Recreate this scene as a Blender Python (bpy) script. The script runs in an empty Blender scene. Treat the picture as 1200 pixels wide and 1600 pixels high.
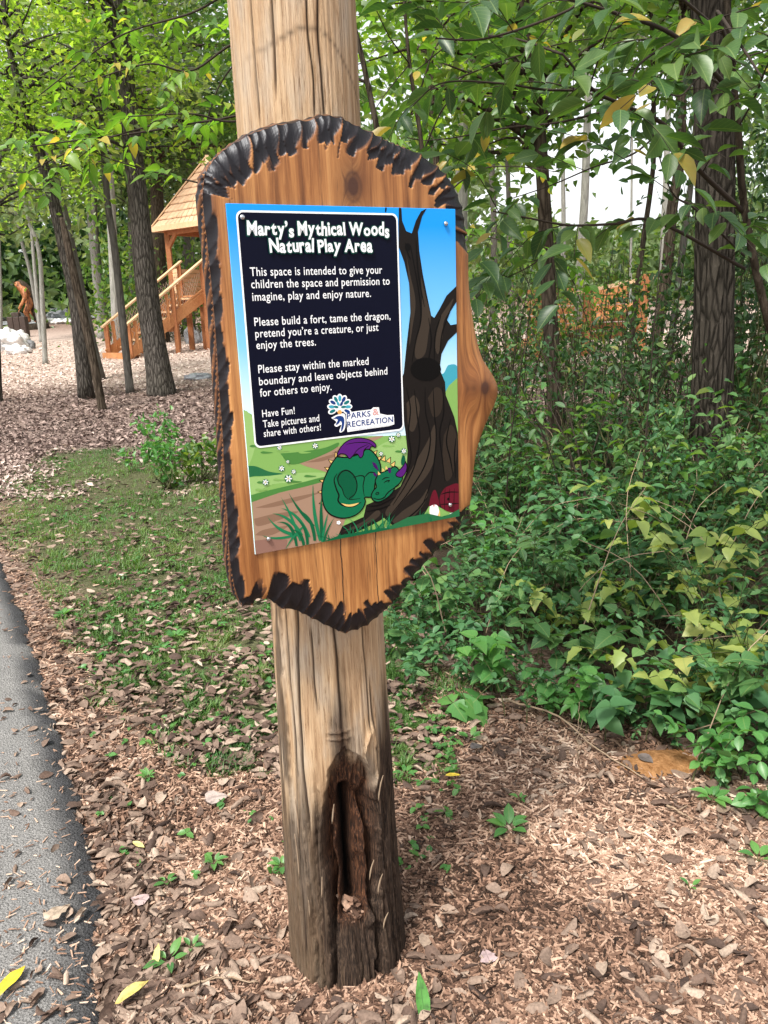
import bpy, bmesh, math
import numpy as np
from mathutils import Vector, Matrix
from mathutils.geometry import tessellate_polygon

S = bpy.context.scene
COL = S.collection
rng = np.random.default_rng(7)
rad = math.radians

# ------------------------------------------------------------------ camera, sky, sun, exposure
FPX, PITCH, ROLL, EYE = 1213.0, rad(15.1), rad(2.17), 1.6
f0 = np.array([0, math.cos(PITCH), -math.sin(PITCH)])
_r = np.array([1., 0, 0]); _u = np.array([0, math.sin(PITCH), math.cos(PITCH)])
cr = math.cos(ROLL)*_r - math.sin(ROLL)*_u
cu = math.cos(ROLL)*_u + math.sin(ROLL)*_r
CAM = np.array([0, 0, EYE])
cd = bpy.data.cameras.new('camera'); cam = bpy.data.objects.new('camera', cd); COL.objects.link(cam)
cd.sensor_fit = 'VERTICAL'; cd.sensor_height = 36; cd.lens = FPX/1600*36
cd.clip_start = .05; cd.clip_end = 2000
m = Matrix.Identity(4)
for i in range(3):
    m[i][0], m[i][1], m[i][2], m[i][3] = cr[i], cu[i], -f0[i], CAM[i]
cam.matrix_world = m
S.camera = cam
S.render.resolution_x, S.render.resolution_y = 768, 1024

SUN_EL, SUN_AZ = rad(58), rad(-146)     # azimuth clockwise from +Y: light from behind the viewer's left shoulder
w = bpy.data.worlds.new('World'); S.world = w; w.use_nodes = True
nt = w.node_tree; nt.nodes.clear()
sky = nt.nodes.new('ShaderNodeTexSky'); sky.sky_type = 'NISHITA'; sky.sun_disc = False
sky.sun_elevation = SUN_EL; sky.sun_rotation = SUN_AZ; sky.dust_density = 2.5; sky.ozone_density = .6; sky.air_density = 1.0
hs = nt.nodes.new('ShaderNodeHueSaturation'); hs.inputs['Saturation'].default_value = .15
bg = nt.nodes.new('ShaderNodeBackground'); bg.inputs['Strength'].default_value = .128
wo = nt.nodes.new('ShaderNodeOutputWorld')
nt.links.new(sky.outputs[0], hs.inputs['Color']); nt.links.new(hs.outputs[0], bg.inputs[0]); nt.links.new(bg.outputs[0], wo.inputs[0])
sd = bpy.data.lights.new('sun', 'SUN'); sd.energy = 2.6; sd.angle = rad(12); sd.color = (1, .95, .87)
sun = bpy.data.objects.new('sun', sd); COL.objects.link(sun)
sdir = Vector((math.sin(SUN_AZ)*math.cos(SUN_EL), math.cos(SUN_AZ)*math.cos(SUN_EL), math.sin(SUN_EL)))
sun.rotation_euler = sdir.to_track_quat('Z', 'Y').to_euler(); sun.location = sdir*30
S.view_settings.view_transform = 'Standard'; S.view_settings.look = 'None'
S.view_settings.exposure = 1.22; S.view_settings.gamma = 1
S.cycles.max_bounces = 7; S.cycles.diffuse_bounces = 4; S.cycles.glossy_bounces = 2; S.cycles.transmission_bounces = 4
S.cycles.use_denoising = True
try:
    S.cycles.denoiser = 'OPENIMAGEDENOISE'; S.cycles.denoising_prefilter = 'ACCURATE'
except Exception: pass
S.cycles.sample_clamp_indirect = 6

# ------------------------------------------------------------------ measuring helpers (photograph 1200 x 1600)
def ray(x, y): return f0*FPX + cr*(x-600) + cu*(800-y)
def at(x, y, Y):
    d = ray(x, y); return CAM + d*(Y/d[1])
def proj(p):
    d = np.asarray(p, float) - CAM; z = d@f0
    return np.stack([600+FPX*(d@cr)/z, 800-FPX*(d@cu)/z, z], -1)
def sm(a, b, x):
    t = np.clip((np.asarray(x, float)-a)/(b-a), 0, 1); return t*t*(3-2*t)
def _h(i, j, s):
    n = (i*374761393 + j*668265263 + s*974634777) & 0x7fffffff
    n = ((n ^ (n >> 13))*1274126177) & 0x7fffffff
    return ((n ^ (n >> 16)) & 0xffff)/65535.
def vn(x, y, s=0):
    x = np.asarray(x, float); y = np.asarray(y, float)
    i = np.floor(x).astype(np.int64); j = np.floor(y).astype(np.int64); fx = x-i; fy = y-j
    fx = fx*fx*(3-2*fx); fy = fy*fy*(3-2*fy)
    return (_h(i, j, s)*(1-fx)+_h(i+1, j, s)*fx)*(1-fy) + (_h(i, j+1, s)*(1-fx)+_h(i+1, j+1, s)*fx)*fy
def fbm(x, y, s=0, o=4):
    v = 0; a = .5
    for k in range(o): v = v + a*vn(np.asarray(x)*2**k, np.asarray(y)*2**k, s+k); a *= .5
    return v
def gz(x, y):
    x = np.asarray(x, float); y = np.asarray(y, float)
    z = .024*np.maximum(0, y-3.5)*sm(3.5, 7, y)
    z = z + .22*sm(.7, 3.2, x)*sm(2.4, 5, y)*(1-sm(7, 11, y))
    z = z + .05*(fbm(x*.8+3, y*.8, 3, 3)-.45)*sm(1.9, 4, y) + .018*(vn(x*5, y*5, 9)-.5)
    z = z - .050*np.exp(-(np.hypot(x+.139, y-1.60)/.30)**2) + .008*np.exp(-((np.hypot(x+.139, y-1.689)-.16)/.05)**2)*(.4+1.2*vn(x*11, y*11, 19))
    return z + .9*sm(38, 60, y) + 3.0*sm(60, 160, y)
def G(px, py):
    d = ray(px, py); d = d/np.linalg.norm(d)
    t = np.concatenate([np.linspace(.8, 12, 3000), np.linspace(12, 90, 3000)])
    p = CAM + d*t[:, None]; k = np.argmax(p[:, 2] < gz(p[:, 0], p[:, 1]))
    return p[k]

# ------------------------------------------------------------------ mesh helpers
def mesh_np(name, V, F, mats, parent=None, attrs=None, smooth=True, mi=None):
    V = np.asarray(V, np.float32); me = bpy.data.meshes.new(name)
    if isinstance(F, np.ndarray): F = [F]
    F = [np.asarray(f, np.int32) for f in F if len(f)]
    me.vertices.add(len(V)); me.vertices.foreach_set('co', V.ravel())
    tot = np.concatenate([np.full(len(f), f.shape[1], np.int32) for f in F])
    li = np.concatenate([f.ravel() for f in F])
    me.loops.add(len(li)); me.loops.foreach_set('vertex_index', li)
    me.polygons.add(len(tot)); st = np.concatenate([[0], np.cumsum(tot)[:-1]]).astype(np.int32)
    me.polygons.foreach_set('loop_start', st)
    try: me.polygons.foreach_set('loop_total', tot)
    except Exception: pass
    if mi is not None: me.polygons.foreach_set('material_index', np.asarray(mi, np.int32))
    me.polygons.foreach_set('use_smooth', np.full(len(tot), smooth))
    for k, v in (attrs or {}).items():
        a = me.attributes.new(k, 'FLOAT', 'POINT'); a.data.foreach_set('value', np.asarray(v, np.float32))
    me.update(calc_edges=True); me.validate()
    for mm in (mats if isinstance(mats, (list, tuple)) else [mats]): me.materials.append(mm)
    o = bpy.data.objects.new(name, me); COL.objects.link(o)
    if parent is not None: o.parent = parent
    return o
class MB:
    """collects pieces of one part"""
    def __init__(s): s.V = []; s.F = {}; s.n = 0; s.A = {}
    def add(s, V, *Fs, mi=0, **at):
        V = np.asarray(V, float)
        for F in Fs:
            F = np.asarray(F, int)
            if len(F): s.F.setdefault((F.shape[1], mi), []).append(F+s.n)
        for k, v in at.items(): s.A.setdefault(k, []).append((s.n, np.broadcast_to(np.asarray(v, float), (len(V),))))
        s.V.append(V); s.n += len(V)
    def build(s, name, mats, parent=None, smooth=True, loc=None):
        V = np.concatenate(s.V)
        if loc is not None: V = V - np.asarray(loc, float)
        Fs = []; mi = []
        for (k, q), l in s.F.items():
            f = np.concatenate(l); Fs.append(f); mi.append(np.full(len(f), q))
        at = {}
        for k, l in s.A.items():
            a = np.zeros(s.n)
            for n0, v in l: a[n0:n0+len(v)] = v
            at[k] = a
        return mesh_np(name, V, Fs, mats, parent, at, smooth, np.concatenate(mi))
BOXF = np.array([[0, 3, 2, 1], [4, 5, 6, 7], [0, 1, 5, 4], [1, 2, 6, 5], [2, 3, 7, 6], [3, 0, 4, 7]])
def box(b, c, half, ax=None, bev=.0, mi=0):
    """box with centre c, half sizes and axes; bev chamfers its long corners"""
    c = np.asarray(c, float); ax = np.eye(3) if ax is None else np.asarray(ax, float)
    hx, hy, hz = half
    if bev <= 0:
        q = np.array([[-1, -1, -1], [1, -1, -1], [1, 1, -1], [-1, 1, -1], [-1, -1, 1], [1, -1, 1], [1, 1, 1], [-1, 1, 1]])*np.array(half)
        b.add(c+q@ax, BOXF, mi=mi); return
    e = bev
    ring = np.array([[-hx+e, -hy], [hx-e, -hy], [hx, -hy+e], [hx, hy-e], [hx-e, hy], [-hx+e, hy], [-hx, hy-e], [-hx, -hy+e]])
    ins = ring*np.array([(hx-e)/hx, (hy-e)/hy])
    rows = [np.c_[ins, np.full(8, -hz)], np.c_[ring, np.full(8, -hz+e)], np.c_[ring, np.full(8, hz-e)], np.c_[ins, np.full(8, hz)]]
    V = c+np.concatenate(rows)@ax
    q = []
    for r_ in range(3):
        for k in range(8): q.append([r_*8+k, r_*8+(k+1) % 8, r_*8+8+(k+1) % 8, r_*8+8+k])
    b.add(V, np.array(q), np.array([list(range(7, -1, -1)), list(range(24, 32))]), mi=mi)
def frame(d):
    d = np.asarray(d, float); d = d/np.linalg.norm(d)
    a = np.array([0, 0, 1.]) if abs(d[2]) < .9 else np.array([1., 0, 0])
    s = np.cross(a, d); s /= np.linalg.norm(s); return s, np.cross(d, s), d
def beam(b, p, q, wx, wy, bev=.004, mi=0):
    p = np.asarray(p, float); q = np.asarray(q, float); s, t, d = frame(q-p)
    box(b, (p+q)/2, (wx/2, wy/2, np.linalg.norm(q-p)/2), np.array([s, t, d]), bev, mi)
def smooth_path(P, n):
    P = np.asarray(P, float)
    if len(P) == 2: t = np.linspace(0, 1, n)[:, None]; return P[0]*(1-t)+P[1]*t
    Q = np.vstack([2*P[0]-P[1], P, 2*P[-1]-P[-2]]); out = []
    for u in np.linspace(0, len(P)-1-1e-9, n):
        i = int(u); t = u-i; a, b_, c, d = Q[i:i+4]
        out.append(.5*((2*b_)+(-a+c)*t+(2*a-5*b_+4*c-d)*t*t+(-a+3*b_-3*c+d)*t**3))
    return np.array(out)
def tube(b, P, R, k=8, n=None, amp=0, seed=0, mi=0, cap=True, **at):
    P = np.asarray(P, float); R = np.asarray(R, float)
    if n:
        u = np.linspace(0, len(P)-1, n); R = np.interp(u, np.arange(len(P)), R); P = smooth_path(P, n)
    n = len(P); T = np.gradient(P, axis=0); T /= np.linalg.norm(T, axis=1)[:, None]+1e-9
    up = np.array([0, 1., 0]) if abs(T[0][2]) > .7 else np.array([0, 0, 1.])
    A = np.cross(T, up); A /= np.linalg.norm(A, axis=1)[:, None]+1e-9; Bn = np.cross(T, A)
    th = np.linspace(0, 2*math.pi, k, endpoint=False)
    rr = R[:, None]*np.ones(k)
    if amp:
        L = np.concatenate([[0], np.cumsum(np.linalg.norm(np.diff(P, axis=0), axis=1))])
        cx = np.cos(th)*3+7; cy = np.sin(th)*3
        rr = rr*(1+amp*(fbm(cx[None, :]*1.2+L[:, None]*.4, cy[None, :]*1.2+L[:, None]*.9, seed, 3)-.45)*2)
    V = (P[:, None]+A[:, None]*(np.cos(th)[None, :, None]*rr[..., None])+Bn[:, None]*(np.sin(th)[None, :, None]*rr[..., None])).reshape(-1, 3)
    i = np.arange(n-1)[:, None]*k; j = np.arange(k)[None]; j2 = (np.arange(k)+1)[None] % k
    F = np.stack([i+j, i+j2, i+k+j2, i+k+j], -1).reshape(-1, 4)
    caps = [np.array([list(range(k-1, -1, -1)), list(range((n-1)*k, n*k))])] if cap else []
    b.add(V, F, *caps, mi=mi, **at)
def tag(o, label=None, cat=None, group=None, kind=None):
    if label: o['label'] = label
    if cat: o['category'] = cat
    if group: o['group'] = group
    if kind: o['kind'] = kind
    return o
def empty(name, loc, label=None, cat=None, group=None, rz=0):
    o = bpy.data.objects.new(name, None); COL.objects.link(o); o.location = [float(v) for v in loc]; o.rotation_euler.z = rz
    o.empty_display_size = .1
    return tag(o, label, cat, group)

# ------------------------------------------------------------------ leaf clouds
def leaf_tpl(xs, hw, fold=.1, droop=.14):
    V = []; F = []; rows = []
    for x, h in zip(xs, hw):
        z = -droop*x*x
        if h == 0: rows.append((len(V),)); V.append((x, 0, z))
        else: rows.append((len(V), len(V)+1, len(V)+2)); V += [(x, h, z+fold*h), (x, 0, z), (x, -h, z+fold*h)]
    for a, b in zip(rows, rows[1:]):
        if len(a) == 1 and len(b) == 3: F += [(a[0], b[1], b[0]), (a[0], b[2], b[1])]
        elif len(a) == 3 and len(b) == 1: F += [(a[0], a[1], b[0]), (a[1], a[2], b[0])]
        else: F += [(a[0], a[1], b[1]), (a[0], b[1], b[0]), (a[1], a[2], b[2]), (a[1], b[2], b[1])]
    return np.array(V), np.array(F)
T_FAR = (np.array([(0, 0, 0), (.45, .5, .1), (.45, -.5, .1), (1, 0, -.12)]), np.array([(0, 3, 1), (0, 2, 3)]))
T_MID = leaf_tpl([0, .28, .65, 1], [0, .44, .40, 0], .25, .16)
T_NEAR = leaf_tpl([0, .1, .28, .48, .68, .86, 1], [0, .22, .43, .5, .42, .2, 0], .22, .2)
T_HEART = leaf_tpl([0, .02, .2, .42, .65, .85, 1], [0, .3, .52, .48, .33, .14, 0], .18, .22)
T_LOBE = leaf_tpl([0, .05, .16, .28, .38, .5, .62, .74, .86, 1], [0, .30, .52, .44, .38, .46, .32, .24, .14, 0], .2, .3)
def nrm(a): return a/(np.linalg.norm(a, axis=-1, keepdims=True)+1e-9)
def leaves(b, tpl, pos, d, n, L, W, rnd, tint=None):
    TV, TF = tpl; N = len(pos)
    if N == 0: return
    d = nrm(d); s = nrm(np.cross(n, d)); n2 = np.cross(d, s)
    L = np.broadcast_to(L, (N,)); W = np.broadcast_to(W, (N,))
    curl = rng.uniform(.4, 1.8, N)
    V = pos[:, None]+TV[None, :, 0, None]*(d*L[:, None])[:, None]+TV[None, :, 1, None]*(s*W[:, None])[:, None] \
        + TV[None, :, 2, None]*(n2*(L*curl)[:, None])[:, None]
    F = (TF[None]+(np.arange(N)*len(TV))[:, None, None]).reshape(-1, 3)
    k = len(TV)
    b.add(V.reshape(-1, 3), F, rnd=np.repeat(np.broadcast_to(rnd, (N,)), k), lx=np.tile(TV[:, 0], N), ly=np.tile(TV[:, 1], N))
def rdir(N, up=0):
    v = rng.normal(size=(N, 3)); v[:, 2] += up; return nrm(v)

# ------------------------------------------------------------------ materials
def newmat(name):
    mt = bpy.data.materials.new(name); mt.use_nodes = True; t = mt.node_tree; t.nodes.clear()
    return mt, t
def nd(t, typ, **kw):
    n = t.nodes.new(typ)
    for k, v in kw.items():
        if k in n.inputs: n.inputs[k].default_value = v
        else: setattr(n, k, v)
    return n
def ln(t, a, b): t.links.new(a, b)
def ramp(t, fac, stops, interp='LINEAR'):
    r = t.nodes.new('ShaderNodeValToRGB'); e = r.color_ramp.elements; r.color_ramp.interpolation = interp
    while len(e) < len(stops): e.new(.5)
    for q, (p, c) in zip(e, stops): q.position = p; q.color = (*c, 1) if len(c) == 3 else c
    ln(t, fac, r.inputs[0]); return r.outputs[0]
def attr(t, name): return nd(t, 'ShaderNodeAttribute', attribute_name=name).outputs['Fac']
def mth(t, op, a, b=None, c=None):
    n = t.nodes.new('ShaderNodeMath'); n.operation = op
    for i, v in enumerate((a, b, c)):
        if v is None: continue
        if isinstance(v, (int, float)): n.inputs[i].default_value = v
        else: ln(t, v, n.inputs[i])
    return n.outputs[0]
def mixc(t, f, a, b, mode='MIX'):
    n = t.nodes.new('ShaderNodeMix'); n.data_type = 'RGBA'; n.blend_type = mode
    for i, v in ((0, f), (6, a), (7, b)):
        if isinstance(v, (int, float)): n.inputs[i].default_value = v
        elif isinstance(v, (tuple, list)): n.inputs[i].default_value = (*v, 1)
        else: ln(t, v, n.inputs[i])
    return n.outputs[2]
def coords(t, scale=(1, 1, 1), kind='Object'):
    mp = nd(t, 'ShaderNodeMapping'); mp.inputs['Scale'].default_value = scale
    ln(t, nd(t, 'ShaderNodeTexCoord').outputs[kind], mp.inputs[0]); return mp.outputs[0]
def noise(t, vec, scale, det=4, rough=.55, dist=0):
    n = nd(t, 'ShaderNodeTexNoise', Scale=scale, Detail=det, Roughness=rough, Distortion=dist); ln(t, vec, n.inputs['Vector']); return n.outputs[0]
def finish(t, col, rough=.6, bump=None, bs=.3, bd=.01, spec=.5, extra=None):
    p = nd(t, 'ShaderNodeBsdfPrincipled'); p.inputs['Specular IOR Level'].default_value = spec
    if isinstance(col, tuple): p.inputs['Base Color'].default_value = (*col, 1)
    else: ln(t, col, p.inputs['Base Color'])
    if isinstance(rough, (int, float)): p.inputs['Roughness'].default_value = rough
    else: ln(t, rough, p.inputs['Roughness'])
    if bump is not None:
        bn = nd(t, 'ShaderNodeBump', Strength=bs, Distance=bd); ln(t, bump, bn.inputs['Height']); ln(t, bn.outputs[0], p.inputs['Normal'])
    o = nd(t, 'ShaderNodeOutputMaterial'); sh = p.outputs[0]
    if extra: sh = extra(p, sh)
    ln(t, sh, o.inputs[0]); return p
def leaf_mat(name, stops, transl=.4, rough=.42, vein=False, spec=.5, tcol=1.5):
    mt, t = newmat(name)
    col = ramp(t, attr(t, 'rnd'), stops)
    # blotches of wear within the leaf
    nz = noise(t, coords(t), 35, 3)
    col = mixc(t, mth(t, 'MULTIPLY', mth(t, 'SUBTRACT', nz, .45), 1.2), col, mixc(t, 1.0, col, (.72, .8, .6), 'MULTIPLY'))
    if vein:
        ly = mth(t, 'ABSOLUTE', attr(t, 'ly')); lx = attr(t, 'lx')
        mid = mth(t, 'LESS_THAN', ly, .022)
        sv = mth(t, 'LESS_THAN', mth(t, 'FRACT', mth(t, 'SUBTRACT', mth(t, 'MULTIPLY', lx, 7.), mth(t, 'MULTIPLY', ly, 5.))), .1)
        v = mth(t, 'MAXIMUM', mth(t, 'MULTIPLY', mid, .5), mth(t, 'MULTIPLY', sv, .22))
        col = mixc(t, v, col, (.22, .30, .10))
    def ex(p, sh):
        tr = nd(t, 'ShaderNodeBsdfTranslucent')
        ln(t, mixc(t, 1.0, col, (1.25*tcol, 1.3*tcol, .5*tcol), 'MULTIPLY'), tr.inputs[0])
        mx = nd(t, 'ShaderNodeMixShader'); mx.inputs[0].default_value = transl
        ln(t, sh, mx.inputs[1]); ln(t, tr.outputs[0], mx.inputs[2]); return mx.outputs[0]
    finish(t, col, rough, spec=spec, extra=ex); return mt
def bark_mat(name, dark, light, scale=1., ridge=.6, patch=None):
    mt, t = newmat(name)
    v = coords(t, (9*scale, 9*scale, 1.7*scale))
    n1 = noise(t, v, 3.2, 6, .62, .5)
    vo = nd(t, 'ShaderNodeTexVoronoi', feature='DISTANCE_TO_EDGE', Scale=2.6); 
    mp = mixc(t, .16, v, nd(t, 'ShaderNodeTexNoise', Scale=3.).outputs['Color'])
    ln(t, v, vo.inputs['Vector'])
    h = mth(t, 'ADD', mth(t, 'MULTIPLY', mth(t, 'MINIMUM', vo.outputs['Distance'], .25), 2.2*ridge), mth(t, 'MULTIPLY', n1, .9))
    col = ramp(t, h, [(.25, dark), (.6, tuple((a+b)/2 for a, b in zip(dark, light))), (.95, light)])
    big = noise(t, coords(t, (1.5, 1.5, .8)), 1.5, 3)
    col = mixc(t, mth(t, 'MULTIPLY', big, .5), col, mixc(t, 1.0, col, patch or (.6, .7, .5), 'MULTIPLY'))
    finish(t, col, .95, h, 1., .028/scale, .04); return mt
def plain(name, col, rough=.5, spec=.5, metal=0):
    mt, t = newmat(name); p = finish(t, col, rough, spec=spec); p.inputs['Metallic'].default_value = metal; return mt
def wood_mat(name, dark, light, scale=1., rough=.6):
    mt, t = newmat(name)
    n1 = noise(t, coords(t, (3, 3, 3)), 4*scale, 5, .6, 1.)
    n2 = noise(t, coords(t, (1, 1, 1)), 1.3*scale, 3)
    col = ramp(t, mth(t, 'ADD', mth(t, 'MULTIPLY', n1, .6), mth(t, 'MULTIPLY', n2, .4)), [(.3, dark), (.7, light)])
    finish(t, col, rough, n1, .2, .01, .3); return mt

M = {}
M['bark_brown'] = bark_mat('bark_brown', (.018, .013, .010), (.12, .092, .072))
M['bark_grey'] = bark_mat('bark_grey', (.065, .058, .055), (.22, .20, .185), .8, .35)
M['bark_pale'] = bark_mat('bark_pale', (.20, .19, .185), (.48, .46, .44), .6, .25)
M['bark_dark'] = bark_mat('bark_dark', (.018, .014, .011), (.085, .066, .052), 1., .6)
M['bark_darkest'] = bark_mat('bark_darkest', (.005, .0042, .0036), (.056, .047, .040), 1.25, 1.1)  # darkest bark, on the large right-hand trunk
M['bark_old'] = bark_mat('bark_old', (.010, .0085, .0078), (.125, .108, .098), 1.15, 1.)
M['twig'] = plain('twig_bark', (.035, .026, .02), .85, .2)
M['stem'] = plain('green_brown_stem', (.07, .075, .03), .8, .2)
M['dry_stem'] = plain('dry_stem', (.30, .22, .15), .85, .2)
GR = lambda k, *c: [(i/(len(c)-1), tuple(k*v for v in q)) for i, q in enumerate(c)]
M['leaf_lime'] = leaf_mat('leaf_lime', GR(1, (.085, .17, .024), (.16, .28, .04), (.25, .36, .065), (.38, .42, .12)), .58, tcol=1.5)
M['leaf_mid'] = leaf_mat('leaf_mid', GR(1, (.035, .09, .018), (.06, .14, .025), (.10, .19, .03), (.17, .22, .04)), .42)
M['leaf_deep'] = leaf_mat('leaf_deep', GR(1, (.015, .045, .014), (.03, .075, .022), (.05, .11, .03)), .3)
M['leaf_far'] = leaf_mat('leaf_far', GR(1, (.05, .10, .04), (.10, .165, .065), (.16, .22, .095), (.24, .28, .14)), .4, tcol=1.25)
M['leaf_near'] = leaf_mat('leaf_near', [(0, (.024, .065, .022)), (.45, (.042, .10, .03)), (.9, (.075, .145, .035)), (.955, (.09, .15, .035)), (.965, (.30, .24, .05)), (1, (.34, .24, .07))], .30, .42, True)
M['leaf_left'] = leaf_mat('leaf_left', [(0, (.055, .135, .02)), (.5, (.115, .245, .032)), (.90, (.19, .31, .04)), (.93, (.40, .34, .05)), (1, (.44, .30, .07))], .48, .42, True)
M['leaf_under'] = leaf_mat('leaf_under', [(0, (.026, .085, .034)), (.5, (.058, .155, .06)), (.9, (.105, .22, .078)), (1, (.22, .28, .07))], .28, .5, spec=.35)
M['leaf_under2'] = leaf_mat('leaf_under2', [(0, (.036, .105, .034)), (.5, (.068, .165, .052)), (.93, (.12, .22, .07)), (1, (.24, .26, .07))], .28, .52, True, spec=.35)
M['leaf_under3'] = leaf_mat('leaf_under3', [(0, (.02, .06, .022)), (.5, (.04, .10, .035)), (.9, (.07, .14, .045)), (.96, (.15, .19, .05)), (1, (.28, .25, .07))], .25, .52, True, spec=.35)
M['leaf_fresh'] = leaf_mat('leaf_fresh', GR(1, (.05, .16, .045), (.08, .23, .06), (.12, .28, .07)), .35, .4, True)
M['leaf_yellowish'] = leaf_mat('leaf_yellowish', [(0, (.17, .25, .06)), (.6, (.28, .34, .09)), (1, (.42, .40, .13))], .35, .45, True)
M['grass'] = leaf_mat('grass', GR(1, (.03, .075, .02), (.055, .125, .03), (.09, .19, .045), (.15, .22, .06), (.28, .24, .13)), .35, .5)
# dead leaves and chips: colour by piece
def litter_mat(name, stops, rough=.85):
    mt, t = newmat(name)
    col = ramp(t, attr(t, 'rnd'), stops)
    nz = noise(t, coords(t, (1, 1, 1)), 140, 3)
    col = mixc(t, .55, col, mixc(t, 1., col, ramp(t, nz, [(.3, (.45, .42, .4)), (.7, (1.35, 1.3, 1.25))]), 'MULTIPLY'))
    finish(t, col, rough, nz, .25, .003, .25); return mt
M['chips'] = litter_mat('wood_chips', [(0, (.026, .015, .010)), (.25, (.10, .056, .038)), (.5, (.26, .158, .11)), (.78, (.47, .325, .24)), (1, (.68, .53, .42))])
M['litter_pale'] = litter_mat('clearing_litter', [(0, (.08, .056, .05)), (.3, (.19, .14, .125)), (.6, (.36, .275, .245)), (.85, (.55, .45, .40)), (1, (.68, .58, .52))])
M['dead'] = litter_mat('dead_leaves', [(0, (.045, .03, .025)), (.35, (.12, .08, .062)), (.7, (.25, .185, .145)), (.93, (.40, .315, .25)), (1, (.5, .43, .36))])

# ------------------------------------------------------------------ ground, paths
EDGE_PX = [(-60, 838), (0, 885), (32, 960), (60, 1060), (88, 1150), (122, 1270), (150, 1370), (158, 1450), (150, 1520), (168, 1600)]
EDGE = np.array([G(*p)[:2] for p in EDGE_PX])
EDGE = np.vstack([[-3.9, 7.3], [-3.3, 6.0], EDGE, [-.60, 1.0], [-.5, .2], [-.45, -2.5]])
EDGE = EDGE[np.argsort(-EDGE[:, 1])]
def path_x(y): return np.interp(-np.asarray(y, float), -EDGE[:, 1], EDGE[:, 0])
def grass_w(x, y):
    """how grassy the ground is"""
    a = sm(.05, .5, x-path_x(y))*(1-sm(-.15, .25, x+.16*(y-3)))*sm(2.1, 3.0, y+.35*x+.2*vn(x*3, y*3, 5))*(1-sm(7.4, 8.4, y+.35*x+1.2*vn(x*2, y*2, 15)))
    return a*np.clip(1.35*fbm(x*1.7, y*1.3, 21, 3)+.22, 0, 1)
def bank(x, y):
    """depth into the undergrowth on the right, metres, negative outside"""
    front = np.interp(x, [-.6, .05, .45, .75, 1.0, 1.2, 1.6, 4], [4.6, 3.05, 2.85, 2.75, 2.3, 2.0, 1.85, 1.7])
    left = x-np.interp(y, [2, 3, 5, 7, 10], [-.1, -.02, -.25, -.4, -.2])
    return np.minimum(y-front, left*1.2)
gx = np.unique(np.concatenate([np.linspace(-400, -40, 14), np.linspace(-40, -8, 40), np.linspace(-8, -3, 50), np.linspace(-3, 3, 200), np.linspace(3, 8, 50), np.linspace(8, 40, 40), np.linspace(40, 400, 14)]))
gy = np.unique(np.concatenate([np.linspace(-60, -2, 20), np.linspace(-2, 1, 20), np.linspace(1, 6, 190), np.linspace(6, 16, 120), np.linspace(16, 70, 90), np.linspace(70, 500, 24)]))
XX, YY = np.meshgrid(gx, gy); ZZ = gz(XX, YY)
ZZ = ZZ - .02*sm(-.02, -.1, XX-path_x(YY))*(YY < 7.3)
nx, ny = len(gx), len(gy)
i = np.arange(ny-1)[:, None]*nx; j = np.arange(nx-1)[None]
GF = np.stack([i+j, i+j+1, i+nx+j+1, i+nx+j], -1).reshape(-1, 4)
mt, t = newmat('ground_mulch')
oc = coords(t)
vor = nd(t, 'ShaderNodeTexVoronoi', Scale=62.); wv = coords(t, (1, 1.35, 1))
ds = nd(t, 'ShaderNodeTexNoise', Scale=9., Detail=3.)
ln(t, oc, ds.inputs['Vector'])
ln(t, mixc(t, .06, wv, ds.outputs['Color']), vor.inputs['Vector'])
chipc = ramp(t, nd(t, 'ShaderNodeSeparateColor').outputs[0] if False else vor.outputs['Color'], [(.1, (.10, .06, .046)), (.45, (.27, .18, .145)), (.75, (.45, .335, .285)), (1, (.62, .50, .44))])
fine = noise(t, oc, 70, 5, .7)
soil = ramp(t, fine, [(.3, (.04, .023, .015)), (.7, (.15, .088, .056))])
base = mixc(t, .55, soil, chipc)
leafy = mixc(t, .7, chipc, ramp(t, fine, [(.3, (.09, .068, .06)), (.7, (.25, .195, .175))]))
base = mixc(t, attr(t, 'leafy'), base, leafy)
base = mixc(t, attr(t, 'fresh'), base, ramp(t, fine, [(.3, (.42, .31, .26)), (.7, (.66, .55, .48))]))  # ground paled beyond the trees: the clearing's open light put into its colour
grs = ramp(t, fine, [(.3, (.03, .032, .015)), (.55, (.07, .092, .034)), (.75, (.14, .12, .07))])
base = mixc(t, attr(t, 'grassy'), base, grs)
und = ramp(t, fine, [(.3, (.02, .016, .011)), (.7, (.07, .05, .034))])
base = mixc(t, attr(t, 'painted_shade'), base, und)  # ground under the plants darkened, thicket shade worked into the colour
finish(t, base, .95, mth(t, 'ADD', vor.outputs['Distance'], fine), .7, .02, .15)
leafyw = sm(7.5, 8.6, YY+.3*XX+1.2*vn(XX, YY, 31))*(1-sm(13.0, 15.5, YY+.9*vn(XX*.7, YY*.7, 33)))*(.5+.5*vn(XX*1.3, YY*.8, 41))
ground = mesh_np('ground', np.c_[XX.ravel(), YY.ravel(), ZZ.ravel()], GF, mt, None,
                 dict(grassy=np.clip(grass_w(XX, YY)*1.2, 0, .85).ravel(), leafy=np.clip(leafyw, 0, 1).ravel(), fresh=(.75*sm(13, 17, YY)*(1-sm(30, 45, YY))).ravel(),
                      painted_shade=(sm(.1, .8, bank(XX, YY))*(1-sm(7.5, 9.5, YY))).ravel()))
tag(ground, kind='structure')
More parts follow.
